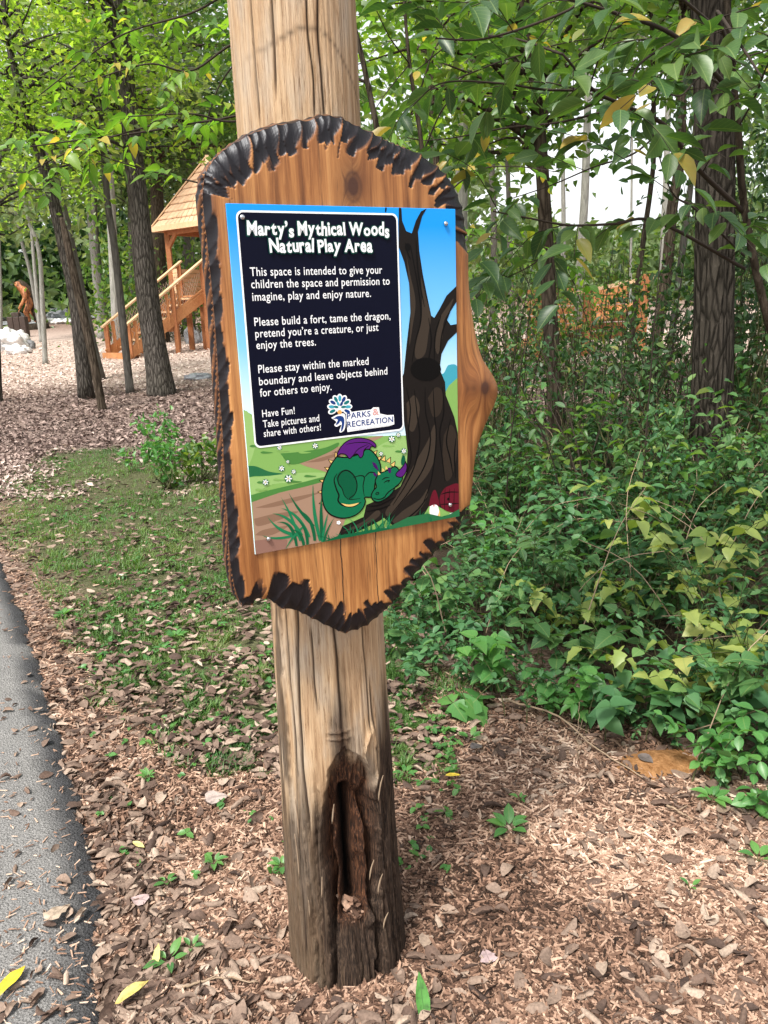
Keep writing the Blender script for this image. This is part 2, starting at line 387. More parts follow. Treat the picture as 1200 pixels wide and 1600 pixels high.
# asphalt path, a slab with a crumbled rounded edge
ys = np.linspace(-2.5, 7.3, 420)
prof = [(.0, -.02), (-.012, .006), (-.035, .022), (-.075, .032), (-.15, .037)] + [(-.15-k*.1, .038) for k in range(1, 21)]
V = []
for y in ys:
    ex = path_x(y)+.02+.03*(vn(y*6, 0, 3)-.5)+.026*(vn(y*17, 0, 6)-.5)+.024*(vn(y*47, 0, 8)-.5)
    for q, (dx, dz) in enumerate(prof):
        x = ex+dx; V.append((x, y, float(gz(x, y))+dz+.006*(vn(x*14, y*14, 2)-.5)+.005*(vn(x*60, y*60, 4)-.5)*(q < 6)))
k = len(prof); i = np.arange(len(ys)-1)[:, None]*k; j = np.arange(k-1)[None]
F = np.stack([i+j, i+k+j, i+k+j+1, i+j+1], -1).reshape(-1, 4)
mt, t = newmat('asphalt')
oc = coords(t); sp = noise(t, oc, 210, 4, .8); big = noise(t, oc, 4, 4)
vo = nd(t, 'ShaderNodeTexVoronoi', Scale=150.); ln(t, oc, vo.inputs['Vector'])
col = ramp(t, sp, [(.34, (.06, .06, .06)), (.46, (.18, .178, .175)), (.61, (.29, .286, .28)), (.74, (.52, .51, .49))])
col = mixc(t, mth(t, 'MULTIPLY', big, .6), col, mixc(t, 1., col, (1.35, 1.3, 1.25), 'MULTIPLY'))
col = mixc(t, attr(t, 'tar'), col, ramp(t, sp, [(.3, (.02, .02, .022)), (.75, (.10, .10, .105))]))
finish(t, col, .85, mth(t, 'ADD', sp, vo.outputs['Distance']), .9, .007, .2)
P_ = np.array(V); e_ = P_[:, 0]-path_x(P_[:, 1])
tar = (1-sm(.03, .14, -e_))*sm(.25, .5, fbm(P_[:, 0]*6, P_[:, 1]*4, 12, 3)+.12)
o = mesh_np('asphalt_path', P_, F, mt, None, dict(tar=tar)); tag(o, kind='structure')
# grey path far behind, climbing to the right
pts = np.array([(-28, 42.5), (-22, 44.5), (-18.2, 46), (-15, 50), (-12, 56), (-6, 64), (4, 72)], float)
c = smooth_path(np.c_[pts, np.zeros(len(pts))], 60); T = np.gradient(c, axis=0); N_ = nrm(np.c_[-T[:, 1], T[:, 0], T[:, 2]])
V = []
for q in range(60):
    for s_ in (-1.3, 0, 1.3):
        p = c[q]+N_[q]*s_; V.append((p[0], p[1], float(gz(p[0], p[1]))+.06))
i = np.arange(59)[:, None]*3; j = np.arange(2)[None]
o = mesh_np('gravel_path', V, np.stack([i+j+1, i+j, i+3+j, i+3+j+1], -1).reshape(-1, 4), plain('pale_gravel', (.38, .39, .42), .9)); tag(o, kind='structure')

# ------------------------------------------------------------------ the post
B0 = G(547, 1530)
AX = np.array([-.139, 1.689, 0.])
SD = ray(2953, 383); SD[2] = 0; SD /= np.linalg.norm(SD)       # along the sign, to its right
SN = np.array([SD[1], -SD[0], 0])                                # out of the sign, towards the viewer
NZ, NT = 760, 420
zz = np.concatenate([np.linspace(-.13, 1.0, 480), np.linspace(1.0, 3.1, 281)[1:]])
th = np.linspace(0, 2*math.pi, NT, endpoint=False)
R0 = np.interp(zz, [-.11, .0, .2, .42, .7, .95, 1.5, 2.1, 3.1], [.162, .153, .144, .138, .131, .127, .123, .1215, .117])
TH, Z2 = np.meshgrid(th, zz); RR = np.repeat(R0[:, None], NT, 1)
ca, sa = np.cos(TH), np.sin(TH); low = sm(.85, .25, Z2)
RR = RR*(1+.035*(fbm(ca*1.6+4, sa*1.6+Z2*.35, 50, 2)-.4)+.05*(fbm(ca*2.6+9, sa*2.6+Z2*2.2, 52, 3)-.45)*(.25+low))
RR += .0045*(fbm(ca*26+30, sa*26+Z2*1.6, 55, 3)-.45)*(.7+low)+.0030*(fbm(ca*60+30, sa*60+Z2*5, 56, 2)-.4)*(.5+low)
thc = math.atan2(-AX[1], -AX[0])
def wrap(a): return (a+math.pi) % (2*math.pi)-math.pi
AR = wrap(TH-thc)*.14                                            # arc metres from the side facing the viewer, + to the right
wAR = AR+.022*(fbm(Z2*15, AR*14+2, 57, 4)-.45)+.006*(vn(Z2*55, AR*60, 58)-.5)
wZ = Z2+.05*(fbm(AR*38+4, Z2*6, 59, 3)-.45)
# a layer of old bark still clinging to the left flank
lay = sm(-.128, -.136, wAR)*sm(.12, .2, Z2)*sm(1.3, 1.1, Z2); RR += .004*lay
# deep furrows that split the foot into lobes
for c_, wd, dp, z1 in ((-.030, .0075, .034, .40), (.088, .0085, .034, .48), (-.085, .007, .010, .5), (-.062, .005, .007, .62), (.125, .006, .010, .55), (.06, .004, .006, .14), (.030, .003, .010, .12), (.158, .008, .012, .6)):
    RR -= dp*np.exp(-((wAR-c_-.006*np.sin(Z2*11+c_*60))/wd)**2)*sm(z1, z1-.14, Z2)
# rotten hollow
lft = np.interp(Z2-.025, [0, .1, .16, .3, .45, .55, .60], [-.028, -.031, -.040, -.047, -.042, -.026, .008]); rgt = np.interp(Z2-.025, [0, .1, .16, .3, .45, .52, .57, .60], [.084, .086, .094, .108, .098, .082, .062, .022])
cav = sm(-.002, .004, wAR-lft)*sm(-.002, .004, rgt-wAR)*sm(.625, .61, wZ)
inner = np.interp(wZ, [0, .08, .15, .17, .2, .47, .50, .56, .6], [.010, .018, .026, .05, .062, .058, .036, .026, .012])
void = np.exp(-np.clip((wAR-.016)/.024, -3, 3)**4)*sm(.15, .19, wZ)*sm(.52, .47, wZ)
inner = inner+.055*void
inner = inner-.030*np.exp(-((wAR+.018)/.011)**2)*sm(.14, .18, Z2)*sm(.44, .36, wZ)-.034*np.exp(-((wAR-.070)/.013)**2)*sm(.1, .16, Z2)*sm(.46, .38, wZ)
inner = inner*(.75+.5*fbm(AR*70+5, Z2*9, 63, 3))
RR -= cav*inner
# long drying cracks
crack = np.zeros_like(RR)
for c_, z0, z1, wd in ((-.085, .36, 1.05, .0026), (.012, .60, .98, .0022), (-.04, .7, .95, .0014), (-.05, 1.95, 3.1, .0016), (.06, 1.9, 3.1, .0018), (.015, 2.1, 2.7, .0016), (.022, -.02, .13, .0026), (.085, .62, .95, .0014), (-.115, .3, 1.0, .0022), (.03, 1.9, 2.3, .0014), (-.09, 1.9, 3.1, .0012), (.1, .5, .8, .0016), (-.06, .05, .5, .002), (.11, .05, .4, .002), (-.11, .02, .35, .002)):
    cc = c_+.005*np.sin(Z2*9+c_*90)+.006*(vn(Z2*14, c_*100, 70)-.5)
    crack = np.maximum(crack, np.exp(-((AR-cc)/(wd*1.5))**2)*sm(z0, z0+.06, Z2)*sm(z1, z1-.06, Z2))
RR -= .006*crack
# pale loop of healed wood right of the hollow, stub of a branch above it
kd = np.hypot((wAR-.088)/.018, (Z2-.58)/.07); kl = np.exp(-((kd-1)/.22)**2)*(wAR > .07); RR += .008*kl
k2 = np.hypot((wAR-.014)/.018, (Z2-.66)/.03); RR += .006*np.exp(-k2**2)
for z_ in (.672, .655): RR += .004*np.exp(-((Z2-z_-.01*(AR-.01))/.003)**2)*sm(.035, .015, np.abs(AR-.008))
stn = .16*(fbm(AR*40, Z2*3.5, 80, 4)-.45)*2
stain = sm(.60, .36, Z2+stn+.45*np.clip(-.02-AR, 0, .2)-1.6*np.clip(AR-.04, 0, .12))
stain = np.maximum(stain, np.exp(-((wAR-.012)/.024)**2)*sm(.86, .62, Z2+stn))
stain = np.maximum(stain, .85*lay*sm(.30, .6, fbm(AR*60, Z2*9, 81, 3)+.1))
stain = np.clip(stain*(.80+.65*fbm(AR*60+7, Z2*5, 84, 4)), 0, 1)
stain = np.maximum(stain, (1-sm(.0, .10, Z2+.1*stn))*.55)
stain = stain*(1-.8*kl)*(1-.18*sm(-.03, -.10, AR))
ringm = np.exp(-((Z2-(2.075-.35*AR**2*8+.012*np.sin(AR*30)))/.004)**2)*sm(-.16, .0, AR)*.6
knots = np.exp(-k2**2*1.6)*.9
V = np.stack([AX[0]+RR*ca, AX[1]+RR*sa, Z2+AX[2]*0], -1).reshape(-1, 3)
i = np.arange(NZ-1)[:, None]*NT; j = np.arange(NT)[None]; j2 = (j+1) % NT
F = np.stack([i+j, i+j2, i+NT+j2, i+NT+j], -1).reshape(-1, 4)
mt, t = newmat('weathered_post_wood')
v = coords(t, (30, 30, 1.3)); n1 = noise(t, v, 3, 6, .7, .4); n2 = noise(t, coords(t, (80, 80, 3.0)), 3.5, 5, .7)
n4 = noise(t, coords(t, (120, 120, 9)), 3, 4, .7)
n3 = noise(t, coords(t, (9, 9, 2.2)), 2, 4)
pale = ramp(t, mth(t, 'ADD', mth(t, 'MULTIPLY', n1, .62), mth(t, 'MULTIPLY', n3, .38)), [(.3, (.20, .115, .062)), (.43, (.40, .262, .152)), (.56, (.56, .40, .25)), (.75, (.66, .51, .35))])
pale = mixc(t, ramp(t, n3, [(.46, (0, 0, 0)), (.62, (.6, .6, .6))]), pale, ramp(t, n2, [(.35, (.17, .14, .115)), (.6, (.46, .40, .33))]))
pale = mixc(t, mth(t, 'LESS_THAN', n2, .395), pale, mixc(t, 1., pale, (.55, .5, .45), 'MULTIPLY'))
dark = ramp(t, mth(t, 'ADD', mth(t, 'MULTIPLY', n2, .55), mth(t, 'MULTIPLY', n4, .45)), [(.36, (.006, .005, .004)), (.47, (.028, .018, .013)), (.57, (.078, .050, .034)), (.70, (.19, .13, .092))])
rot = ramp(t, n4, [(.36, (.006, .004, .003)), (.5, (.042, .018, .010)), (.62, (.13, .055, .026)), (.75, (.26, .14, .08))])
rot = mixc(t, attr(t, 'deep'), rot, (.006, .004, .0035))  # void painted near black, the shade of its depth put into the colour
col = mixc(t, attr(t, 'stain'), pale, dark)
col = mixc(t, attr(t, 'knot'), col, (.085, .05, .03))
col = mixc(t, attr(t, 'hollow'), col, rot)
col = mixc(t, attr(t, 'crack'), col, (.03, .018, .012))
finish(t, col, .8, mth(t, 'ADD', n1, mth(t, 'ADD', n2, n4)), .7, .006, .2)
post_t = empty('wooden_post', (AX[0], AX[1], 0), 'thick peeled log post with a dark rotten hollow at its foot', 'post')
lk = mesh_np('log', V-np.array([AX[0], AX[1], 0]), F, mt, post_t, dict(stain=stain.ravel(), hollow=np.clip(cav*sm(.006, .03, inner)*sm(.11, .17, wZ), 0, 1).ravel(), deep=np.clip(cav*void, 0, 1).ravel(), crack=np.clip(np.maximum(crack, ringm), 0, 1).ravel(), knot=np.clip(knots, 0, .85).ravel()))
# splinters peeling off, and loose chips of rotten wood lying in the hollow
b = MB(); r2 = np.random.default_rng(5)
for a_, z_, L_ in ((-.118, .33, .14), (-.112, .44, .12), (.10, .5, .07), (-.055, .27, .07), (.08, .25, .06), (-.02, .47, .06), (.088, .14, .05), (.06, .3, .06), (-.09, .2, .06)):
    ang = thc+a_/.14; Rz = np.interp(z_, zz, R0)+.004
    P = [AX+np.array([math.cos(ang+.02*q_)*(Rz+.0012*q_*q_), math.sin(ang+.02*q_)*(Rz+.0012*q_*q_), z_-AX[2]+L_*(q_/3-.5)]) for q_ in range(4)]
    tube(b, P, [.0008, .0022, .002, .0006], 4, 8)
b.build('wood_fibres', M['dry_stem'], post_t, loc=(AX[0], AX[1], 0))
b = MB()
for q_ in range(34):
    ang = thc+(.03+r2.normal()*.022)/.14; z_ = .155+abs(r2.normal())*.022-.012; Rz = .143-.03-r2.uniform(0, .03)
    c_ = np.array([AX[0]+math.cos(ang)*Rz, AX[1]+math.sin(ang)*Rz, z_]); s_, t_, d_ = frame(r2.normal(size=3)*np.array([1, 1, .6]))
    box(b, c_, (.004+.004*r2.random(), .002, .008+.014*r2.random()), np.array([s_, t_, d_]))
b.A['rnd'] = [(0, np.repeat(r2.uniform(.1, .68, 34), 8))]
b.build('loose_wood_chips', M['chips'], post_t, smooth=False, loc=(AX[0], AX[1], 0))

# ------------------------------------------------------------------ the sign board
OFF = .197; TH_B = .058
O3 = AX + SN*OFF; O3[2] = .0
def uv(x, y):
    d = ray(x, y); t_ = ((O3-CAM)@SN)/(d@SN); p = CAM+d*t_; return np.array([(p-O3)@SD, p[2]])
ZB = .90
board = empty('sign_board', (O3[0], O3[1], ZB), 'live edge varnished wooden plaque with charred scalloped rim fixed to the log post', 'sign', rz=math.atan2(SD[1], SD[0]))
def loc(u, z, w=0): return np.stack(np.broadcast_arrays(u, -np.asarray(w, float), np.asarray(z, float)-ZB), -1)   # w: metres in front of the wood face
OUT_PX = [(322, 268), (338, 244), (362, 224), (395, 206), (430, 193), (465, 186), (490, 183), (512, 176), (535, 179), (560, 190), (590, 205), (615, 218), (640, 228), (660, 236), (680, 250), (700, 266), (715, 286), (726, 312), (733, 342), (736, 380), (736, 420), (738, 460), (745, 510), (756, 558), (770, 583), (780, 605), (778, 626), (766, 655), (753, 690), (746, 720), (742, 760), (738, 790), (728, 815), (712, 838), (690, 862), (665, 890), (645, 912), (628, 936), (605, 960), (580, 980), (560, 989), (540, 992), (520, 985), (490, 970), (465, 958), (445, 955), (428, 944), (412, 938), (398, 948), (382, 950), (370, 925), (362, 880), (358, 820), (354, 760), (350, 680), (344, 600), (339, 520), (333, 450), (326, 380), (319, 315)]
OP = np.array([uv(*p) for p in OUT_PX])
OP = smooth_path(np.c_[np.vstack([OP, OP[:1]]), np.zeros(len(OP)+1)], 1400)[:-1, :2]
seg = np.linalg.norm(np.roll(OP, -1, 0)-OP, axis=1); SL = np.concatenate([[0], np.cumsum(seg)[:-1]]); PERI = seg.sum()
OP = np.stack([np.interp(np.linspace(0, PERI, 1500, endpoint=False), np.append(SL, PERI), np.append(OP[:, k_], OP[0, k_])) for k_ in (0, 1)], -1)
NP_ = len(OP); SS = np.linspace(0, PERI, NP_, endpoint=False)
TG = nrm(np.roll(OP, -3, 0)-np.roll(OP, 3, 0)); IN = np.stack([TG[:, 1], -TG[:, 0]], -1)   # clockwise outline: inward
def s_of(px):
    return SS[np.argmin(((OP-uv(*px))**2).sum(1))]
gouges = []   # s, half width, length, skew
r3 = np.random.default_rng(11)
def run(p0, p1, step, lmin, lmax, skew, jit=.25, wf=.52):
    s0, s1 = s_of(p0), s_of(p1)
    if s1 < s0: s1 += PERI
    s = s0
    while s < s1:
        st = step*r3.uniform(1-jit, 1+jit); gouges.append((s % PERI, st*wf, r3.uniform(lmin, lmax), skew+r3.normal()*.12)); s += st
run((320, 290), (735, 400), .0205, .040, .070, -.45, .42, .64)
run((738, 800), (600, 965), .022, .022, .052, .35, .35, .6)
run((600, 965), (432, 946), .025, .032, .074, .1, .35, .58)
for px_, hw_, L_ in (((424, 943), .011, .060), ((404, 941), .011, .072), ((388, 950), .012, .045), ((376, 948), .012, .05)): gouges.append((s_of(px_), hw_, L_, .05))
run((372, 930), (320, 300), .036, .009, .019, 1.6, .35, .85)
GO = np.array(gouges)
def gouge(s, d):
    """carving depth 0..1 and nearness to a ridge at rim distance d"""
    dep = np.zeros(np.shape(s)); 
    for gs, hw, L, k_ in GO:
        t_ = wrap((s-gs-k_*d)/PERI*2*math.pi)/(2*math.pi)*PERI/hw
        r_ = np.clip(1-(d/L)**2.2, 0, None)
        e = np.clip(1-(t_*t_)/np.maximum(r_, 1e-4)**.7, 0, 1)
        dep = np.maximum(dep, np.where(d < L, e**.85*(1-.45*d/L), 0))
    return dep
rim = gouge(SS, 0*SS)
OPs = OP+IN*(.0026*rim)[:, None]
cell = .0017
lo, hi = OPs.min(0)-cell, OPs.max(0)+cell
ug = np.arange(lo[0], hi[0]+cell, cell); vg = np.arange(lo[1], hi[1]+cell, cell)
UU, VV = np.meshgrid(ug, vg); PT = np.c_[UU.ravel(), VV.ravel()]
dist = np.full(len(PT), 9.); near = np.zeros(len(PT), int)
for c0 in range(0, len(PT), 6000):
    D = ((PT[c0:c0+6000, None]-OPs[None])**2).sum(-1); k_ = D.argmin(1); near[c0:c0+6000] = k_; dist[c0:c0+6000] = np.sqrt(D[np.arange(len(k_)), k_])
# inside test by crossing count
ins = np.zeros(len(PT), bool)
xa, ya = OPs[:, 0], OPs[:, 1]; xb, yb = np.roll(xa, -1), np.roll(ya, -1)
for a0, b0, a1, b1 in zip(xa, ya, xb, yb):
    if b0 == b1: continue
    mk = (PT[:, 1] > min(b0, b1)) & (PT[:, 1] <= max(b0, b1)); xi = a0+(PT[:, 1]-b0)*(a1-a0)/(b1-b0)
    ins ^= mk & (PT[:, 0] < xi)
PT2 = np.where(ins[:, None], PT, OPs[near]); dd = np.where(ins, dist, 0)
nu, nv = len(ug), len(vg)
i = np.arange(nv-1)[:, None]*nu; j = np.arange(nu-1)[None]
FQ = np.stack([i+j, i+j+1, i+nu+j+1, i+nu+j], -1).reshape(-1, 4)
FQ = FQ[ins[FQ].any(1)]
g = gouge(SS[near], dd)
U, Z = PT2[:, 0], PT2[:, 1]
rnds = .010*np.exp(-(dd/.010)**1.3)                              # softly rounded edge
wdep = -rnds-.0062*g
k1 = uv(552, 292); k2_ = uv(752, 606)
e1 = np.exp(-(((U-k1[0])/.03)**2+((Z-k1[1])/.055)**2)); e2 = np.exp(-(((U-k2_[0])/.035)**2+((Z-k2_[1])/.06)**2))
wdep = wdep+.010*np.exp(-(((U-k2_[0])/.05)**2+((Z-k2_[1])/.05)**2))+.0012*(fbm(U*40, Z*2, 90, 2)-.5)
gxw = U+.028*e1*np.sign(U-k1[0]+1e-6)*np.exp(-np.abs(U-k1[0])/.03)+.045*e2*np.tanh((U-k2_[0])/.01)+.012*(fbm(U*4+3, Z*2.4, 91, 3)-.5)
kr = np.hypot((U-k1[0])/.013, (Z-k1[1])/.020); kn = 1.0*np.exp(-(kr/.75)**2)+.25*np.exp(-((kr-1.25)/.2)**2)+.42*np.exp(-(kr/2.6)**2)+1.5*np.exp(-(((U-k2_[0]-.003)/.009)**2+((Z-k2_[1])/.012)**2))+.42*np.exp(-(((U-k2_[0])/.03)**2+((Z-k2_[1])/.04)**2))
kn += .5*np.exp(-(((U-k1[0])/.03)**2+((Z-k1[1]-.02)/.04)**2))*.5
charm = sm(.03, .12, g+.05*(fbm(U*110, Z*110, 93, 2)-.5))
used = np.unique(FQ); mp_ = -np.ones(len(PT), int); mp_[used] = np.arange(len(used))
fb = MB(); fb.add(loc(U, Z, wdep)[used], mp_[FQ][:, :], gx=gxw[used], gz=Z[used], char=charm[used], gcut=g[used], knot=np.clip(kn, 0, 1)[used], side=np.zeros(len(used)))
# the rim, cut down to the back with slanting gouges
nr = 14; rows = []; ch = []; gc = []
for r_ in range(nr):
    fr = r_/(nr-1)
    w_ = (-.010-.0062*rim)*(1-fr)-TH_B*fr
    sl = (SS+2.3*fr*TH_B)
    gg = np.abs(np.sin(sl/.052*math.pi+2.2*vn(sl*16, fr*2, 95)))
    leftish = sm(.3, .8, -(-IN[:, 0]) if False else IN[:, 0])
    cut = leftish*(.010*gg**.7)*math.sin(math.pi*min(fr*1.15, 1))
    bul = .006*math.sin(math.pi*fr)*(1-leftish)
    p = OPs+IN*(cut-bul)[:, None]
    rows.append(loc(p[:, 0], p[:, 1], w_)); 
    nat = sm(.5, .9, -IN[:, 0])*(sm(k2_[1]+.30, k2_[1]+.2, OPs[:, 1]))*sm(k2_[1]-.28, k2_[1]-.2, OPs[:, 1])
    ch.append(np.clip(sm(.02, .14, gg+.35*fbm(SS*35, fr*2+SS*10, 96, 2)-.05)*leftish+(1-leftish), 0, 1)*(1-nat)); gc.append(gg)
i = np.arange(nr-1)[:, None]*NP_; j = np.arange(NP_)[None]; j2 = (j+1) % NP_
SF = np.stack([i+j2, i+j, i+NP_+j, i+NP_+j2], -1).reshape(-1, 4)
RV = np.concatenate(rows)
fb.add(RV, SF, gx=np.tile(OPs[:, 0], nr)*.3+np.repeat(np.linspace(0, .06, nr), NP_), gz=np.tile(OPs[:, 1], nr), char=np.concatenate(ch), gcut=np.concatenate(gc)*.6, knot=np.zeros(len(RV)), side=np.ones(len(RV)))
mt, t = newmat('varnished_slab_wood')
cx = nd(t, 'ShaderNodeCombineXYZ'); ln(t, mth(t, 'MULTIPLY', attr(t, 'gx'), 26.), cx.inputs[0]); ln(t, mth(t, 'MULTIPLY', attr(t, 'gz'), 1.5), cx.inputs[2])
n1 = noise(t, cx.outputs[0], 1.6, 5, .6, .6)
cx2 = nd(t, 'ShaderNodeCombineXYZ'); ln(t, mth(t, 'MULTIPLY', attr(t, 'gx'), 230.), cx2.inputs[0]); ln(t, mth(t, 'MULTIPLY', attr(t, 'gz'), 7.), cx2.inputs[2])
n2 = noise(t, cx2.outputs[0], 1.5, 3, .6)
rings = mth(t, 'FRACT', mth(t, 'ADD', mth(t, 'MULTIPLY', attr(t, 'gx'), 42.), mth(t, 'MULTIPLY', n1, 2.2)))
fac = mth(t, 'ADD', mth(t, 'MULTIPLY', n1, .72), mth(t, 'ADD', mth(t, 'MULTIPLY', n2, .22), mth(t, 'MULTIPLY', rings, .05)))
col = ramp(t, fac, [(.30, (.11, .040, .012)), (.44, (.29, .118, .036)), (.57, (.47, .22, .072)), (.78, (.63, .36, .145))])
blot = noise(t, coords(t, (7, 7, 2.2)), 1.6, 4)
col = mixc(t, ramp(t, blot, [(.40, (0, 0, 0)), (.66, (.75, .75, .75))]), col, mixc(t, 1., col, (.62, .50, .40), 'MULTIPLY'))
streak = noise(t, cx2.outputs[0], .35, 5, .75)
col = mixc(t, ramp(t, streak, [(.57, (0, 0, 0)), (.67, (.8, .8, .8))]), col, (.075, .03, .012))
col = mixc(t, attr(t, 'knot'), col, (.06, .022, .010))
for (cu0, z0, z1, wd) in ((uv(537, 930)[0], .90, 1.145, .0011), (uv(588, 870)[0], .985, 1.145, .0009)):
    tc = nd(t, 'ShaderNodeSeparateXYZ'); ln(t, coords(t), tc.inputs[0])
    wob = mth(t, 'MULTIPLY', mth(t, 'SUBTRACT', noise(t, coords(t, (0, 0, 1)), 16, 3), .5), .012)
    dcr = mth(t, 'ABSOLUTE', mth(t, 'ADD', mth(t, 'SUBTRACT', tc.outputs[0], float(cu0)), wob))
    msk = mth(t, 'MULTIPLY', mth(t, 'LESS_THAN', dcr, wd), mth(t, 'LESS_THAN', tc.outputs[2], z1-ZB))
    if z0 > .95: msk = mth(t, 'MULTIPLY', msk, mth(t, 'GREATER_THAN', tc.outputs[2], z0-ZB))
    col = mixc(t, msk, col, (.015, .007, .004))
gcs = mth(t, 'MINIMUM', mth(t, 'MAXIMUM', mth(t, 'MULTIPLY', mth(t, 'SUBTRACT', attr(t, 'gcut'), .16), 4.), 0.), 1.)
burn = ramp(t, mth(t, 'ADD', mth(t, 'MULTIPLY', n2, .5), mth(t, 'MULTIPLY', attr(t, 'gcut'), -.25)), [(.0, (.006, .005, .006)), (.25, (.012, .008, .009)), (.45, (.05, .024, .016))])
burn = mixc(t, gcs, mixc(t, .55, burn, (.26, .11, .045)), burn)
col = mixc(t, attr(t, 'char'), col, burn)
rg = mth(t, 'SUBTRACT', .46, mth(t, 'MULTIPLY', attr(t, 'char'), .05))
pz = finish(t, col, rg, mth(t, 'ADD', n2, n1), .2, .004, .5)
ln(t, mth(t, 'SUBTRACT', .42, mth(t, 'MULTIPLY', attr(t, 'char'), .06)), pz.inputs['Specular IOR Level']); pz.inputs['Specular Tint'].default_value = (.9, .93, 1, 1)
fb.build('plaque', mt, board)
bk = MB()
tri = tessellate_polygon([[Vector((p[0], p[1], 0)) for p in OPs[::5]]])
bk.add(loc(OPs[::5, 0], OPs[::5, 1], -TH_B), np.array(tri)); bk.build('plaque_back', mt, board)

# ------------------------------------------------------------------ printed panel
LAY = .00022; PT_ = .0035
pc = np.array([uv(352, 318), uv(711, 327), uv(715, 806), uv(398, 866)])
pu0, pu1 = pc[[0, 3], 0].mean(), pc[[1, 2], 0].mean(); pz1, pz0 = pc[:2, 1].mean(), pc[2:, 1].mean()
def mat_print(name, col): return plain(name, col, .35, .10)
mt, t = newmat('printed_sky')
sx = nd(t, 'ShaderNodeSeparateXYZ'); ln(t, coords(t), sx.inputs[0])
col = ramp(t, mth(t, 'DIVIDE', mth(t, 'SUBTRACT', sx.outputs[2], float(pz0-ZB)), float(pz1-pz0)), [(.45, (.60, .80, .90)), (.62, (.20, .54, .86)), (.95, (.0, .28, .80))])
finish(t, col, .42, spec=.35)
b = MB(); box(b, loc((pu0+pu1)/2, (pz0+pz1)/2, PT_/2), ((pu1-pu0)/2, PT_/2, (pz1-pz0)/2), bev=.0006)
panel = b.build('printed_panel', mt, board, smooth=False)
panel['label'] = 'white edged printed panel with a dark text box, sleeping green dragon and hollow tree'
Pm = {}
def PC(c):
    if c not in Pm:
        Pm[c] = mat_print('print_%s' % c, dict(white=(.82, .84, .86), navy=(.003, .004, .014), glow=(.006, .06, .045), lime=(.20, .38, .10), lime2=(.27, .45, .15), green=(.065, .20, .045), hillg=(.02, .13, .05), path=(.32, .205, .14),
            path2=(.22, .13, .085), path3=(.24, .13, .10), black=(.004, .004, .004), trunk=(.012, .010, .009), bark=(.042, .032, .024), bark2=(.028, .021, .016), dragon=(.005, .13, .058), dragon2=(.003, .085, .038), purple=(.085, .012, .16), purple2=(.05, .006, .10),
            gold=(.72, .48, .16), blade=(.006, .10, .04), blade2=(.012, .17, .07), maroon=(.11, .008, .018), teal=(.05, .32, .42), teal2=(.006, .15, .16), blue=(.01, .04, .18), orange=(.75, .36, .10), rose=(.62, .32, .30), pale=(.58, .60, .64), wall=(.12, .10, .09))[c])
    return Pm[c]
z3 = lambda x, y: (280+x/2.3077, 150+y/2.3077)
z4 = lambda x, y: (300+x/2.4, 580+y/2.4)
z5 = lambda x, y: (350+x/4.1034, 310+y/4.1034)
z6 = lambda x, y: (380+x/3.5294, 640+y/3.5294)
class Art:
    def __init__(s, lay): s.b = MB(); s.mats = []; s.lay = lay; s.k = 0
    def mi(s, c):
        if c not in s.mats: s.mats.append(c)
        return s.mats.index(c)
    def w(s):
        s.k += 1; return PT_+LAY*s.lay+.00002*s.k
    def polyuv(s, Q, c):
        Q = np.asarray(Q); Q = np.c_[np.clip(Q[:, 0], pu0+.0004, pu1-.0004), np.clip(Q[:, 1], pz0+.0004, pz1-.0004)]
        if ((Q[:, 0]*np.roll(Q[:, 1], -1)-np.roll(Q[:, 0], -1)*Q[:, 1]).sum()) < 0: Q = Q[::-1]
        tri = np.array(tessellate_polygon([[Vector((a, b_, 0)) for a, b_ in Q]]))
        s.b.add(loc(Q[:, 0], Q[:, 1], s.w()), tri, mi=s.mi(c))
    def poly(s, pts, c, f=z6, smooth=True):
        Q = np.array([uv(*f(*p)) for p in pts])
        if smooth: Q = smooth_path(np.c_[np.vstack([Q, Q[:1]]), np.zeros(len(Q)+1)], len(Q)*6)[:-1, :2]
        s.polyuv(Q, c)
    def line(s, pts, c, wd=2.2, f=z6, taper=True, closed=False):
        Q = np.array([uv(*f(*p)) for p in (list(pts)+[pts[0]] if closed else pts)]); n = max(8, len(Q)*6)
        Q = smooth_path(np.c_[Q, np.zeros(len(Q))], n)[:, :2]; T_ = nrm(np.gradient(Q, axis=0)); N2 = np.stack([-T_[:, 1], T_[:, 0]], -1)
        h = wd*.00033*(np.sin(np.linspace(.12, math.pi-.12, n))**.5 if taper and not closed else np.ones(n))
        A_, B_ = Q+N2*h[:, None], Q-N2*h[:, None]
        A_ = np.clip(A_, [pu0+.0004, pz0+.0004], [pu1-.0004, pz1-.0004]); B_ = np.clip(B_, [pu0+.0004, pz0+.0004], [pu1-.0004, pz1-.0004])
        V_ = np.concatenate([A_, B_]); k_ = np.arange(n-1)
        s.b.add(loc(V_[:, 0], V_[:, 1], s.w()), np.stack([k_+n, k_+n+1, k_+1, k_], -1), mi=s.mi(c))
    def ell(s, c0, rx, ry, c, f=z6, n=20, rot=0):
        s.poly([(c0[0]+rx*math.cos(a)*math.cos(rot)-ry*math.sin(a)*math.sin(rot), c0[1]+rx*math.cos(a)*math.sin(rot)+ry*math.sin(a)*math.cos(rot)) for a in np.linspace(0, 2*math.pi, n, endpoint=False)], c, f, False)
    def done(s, name): return s.b.build(name, [PC(c) for c in s.mats], panel, smooth=False)
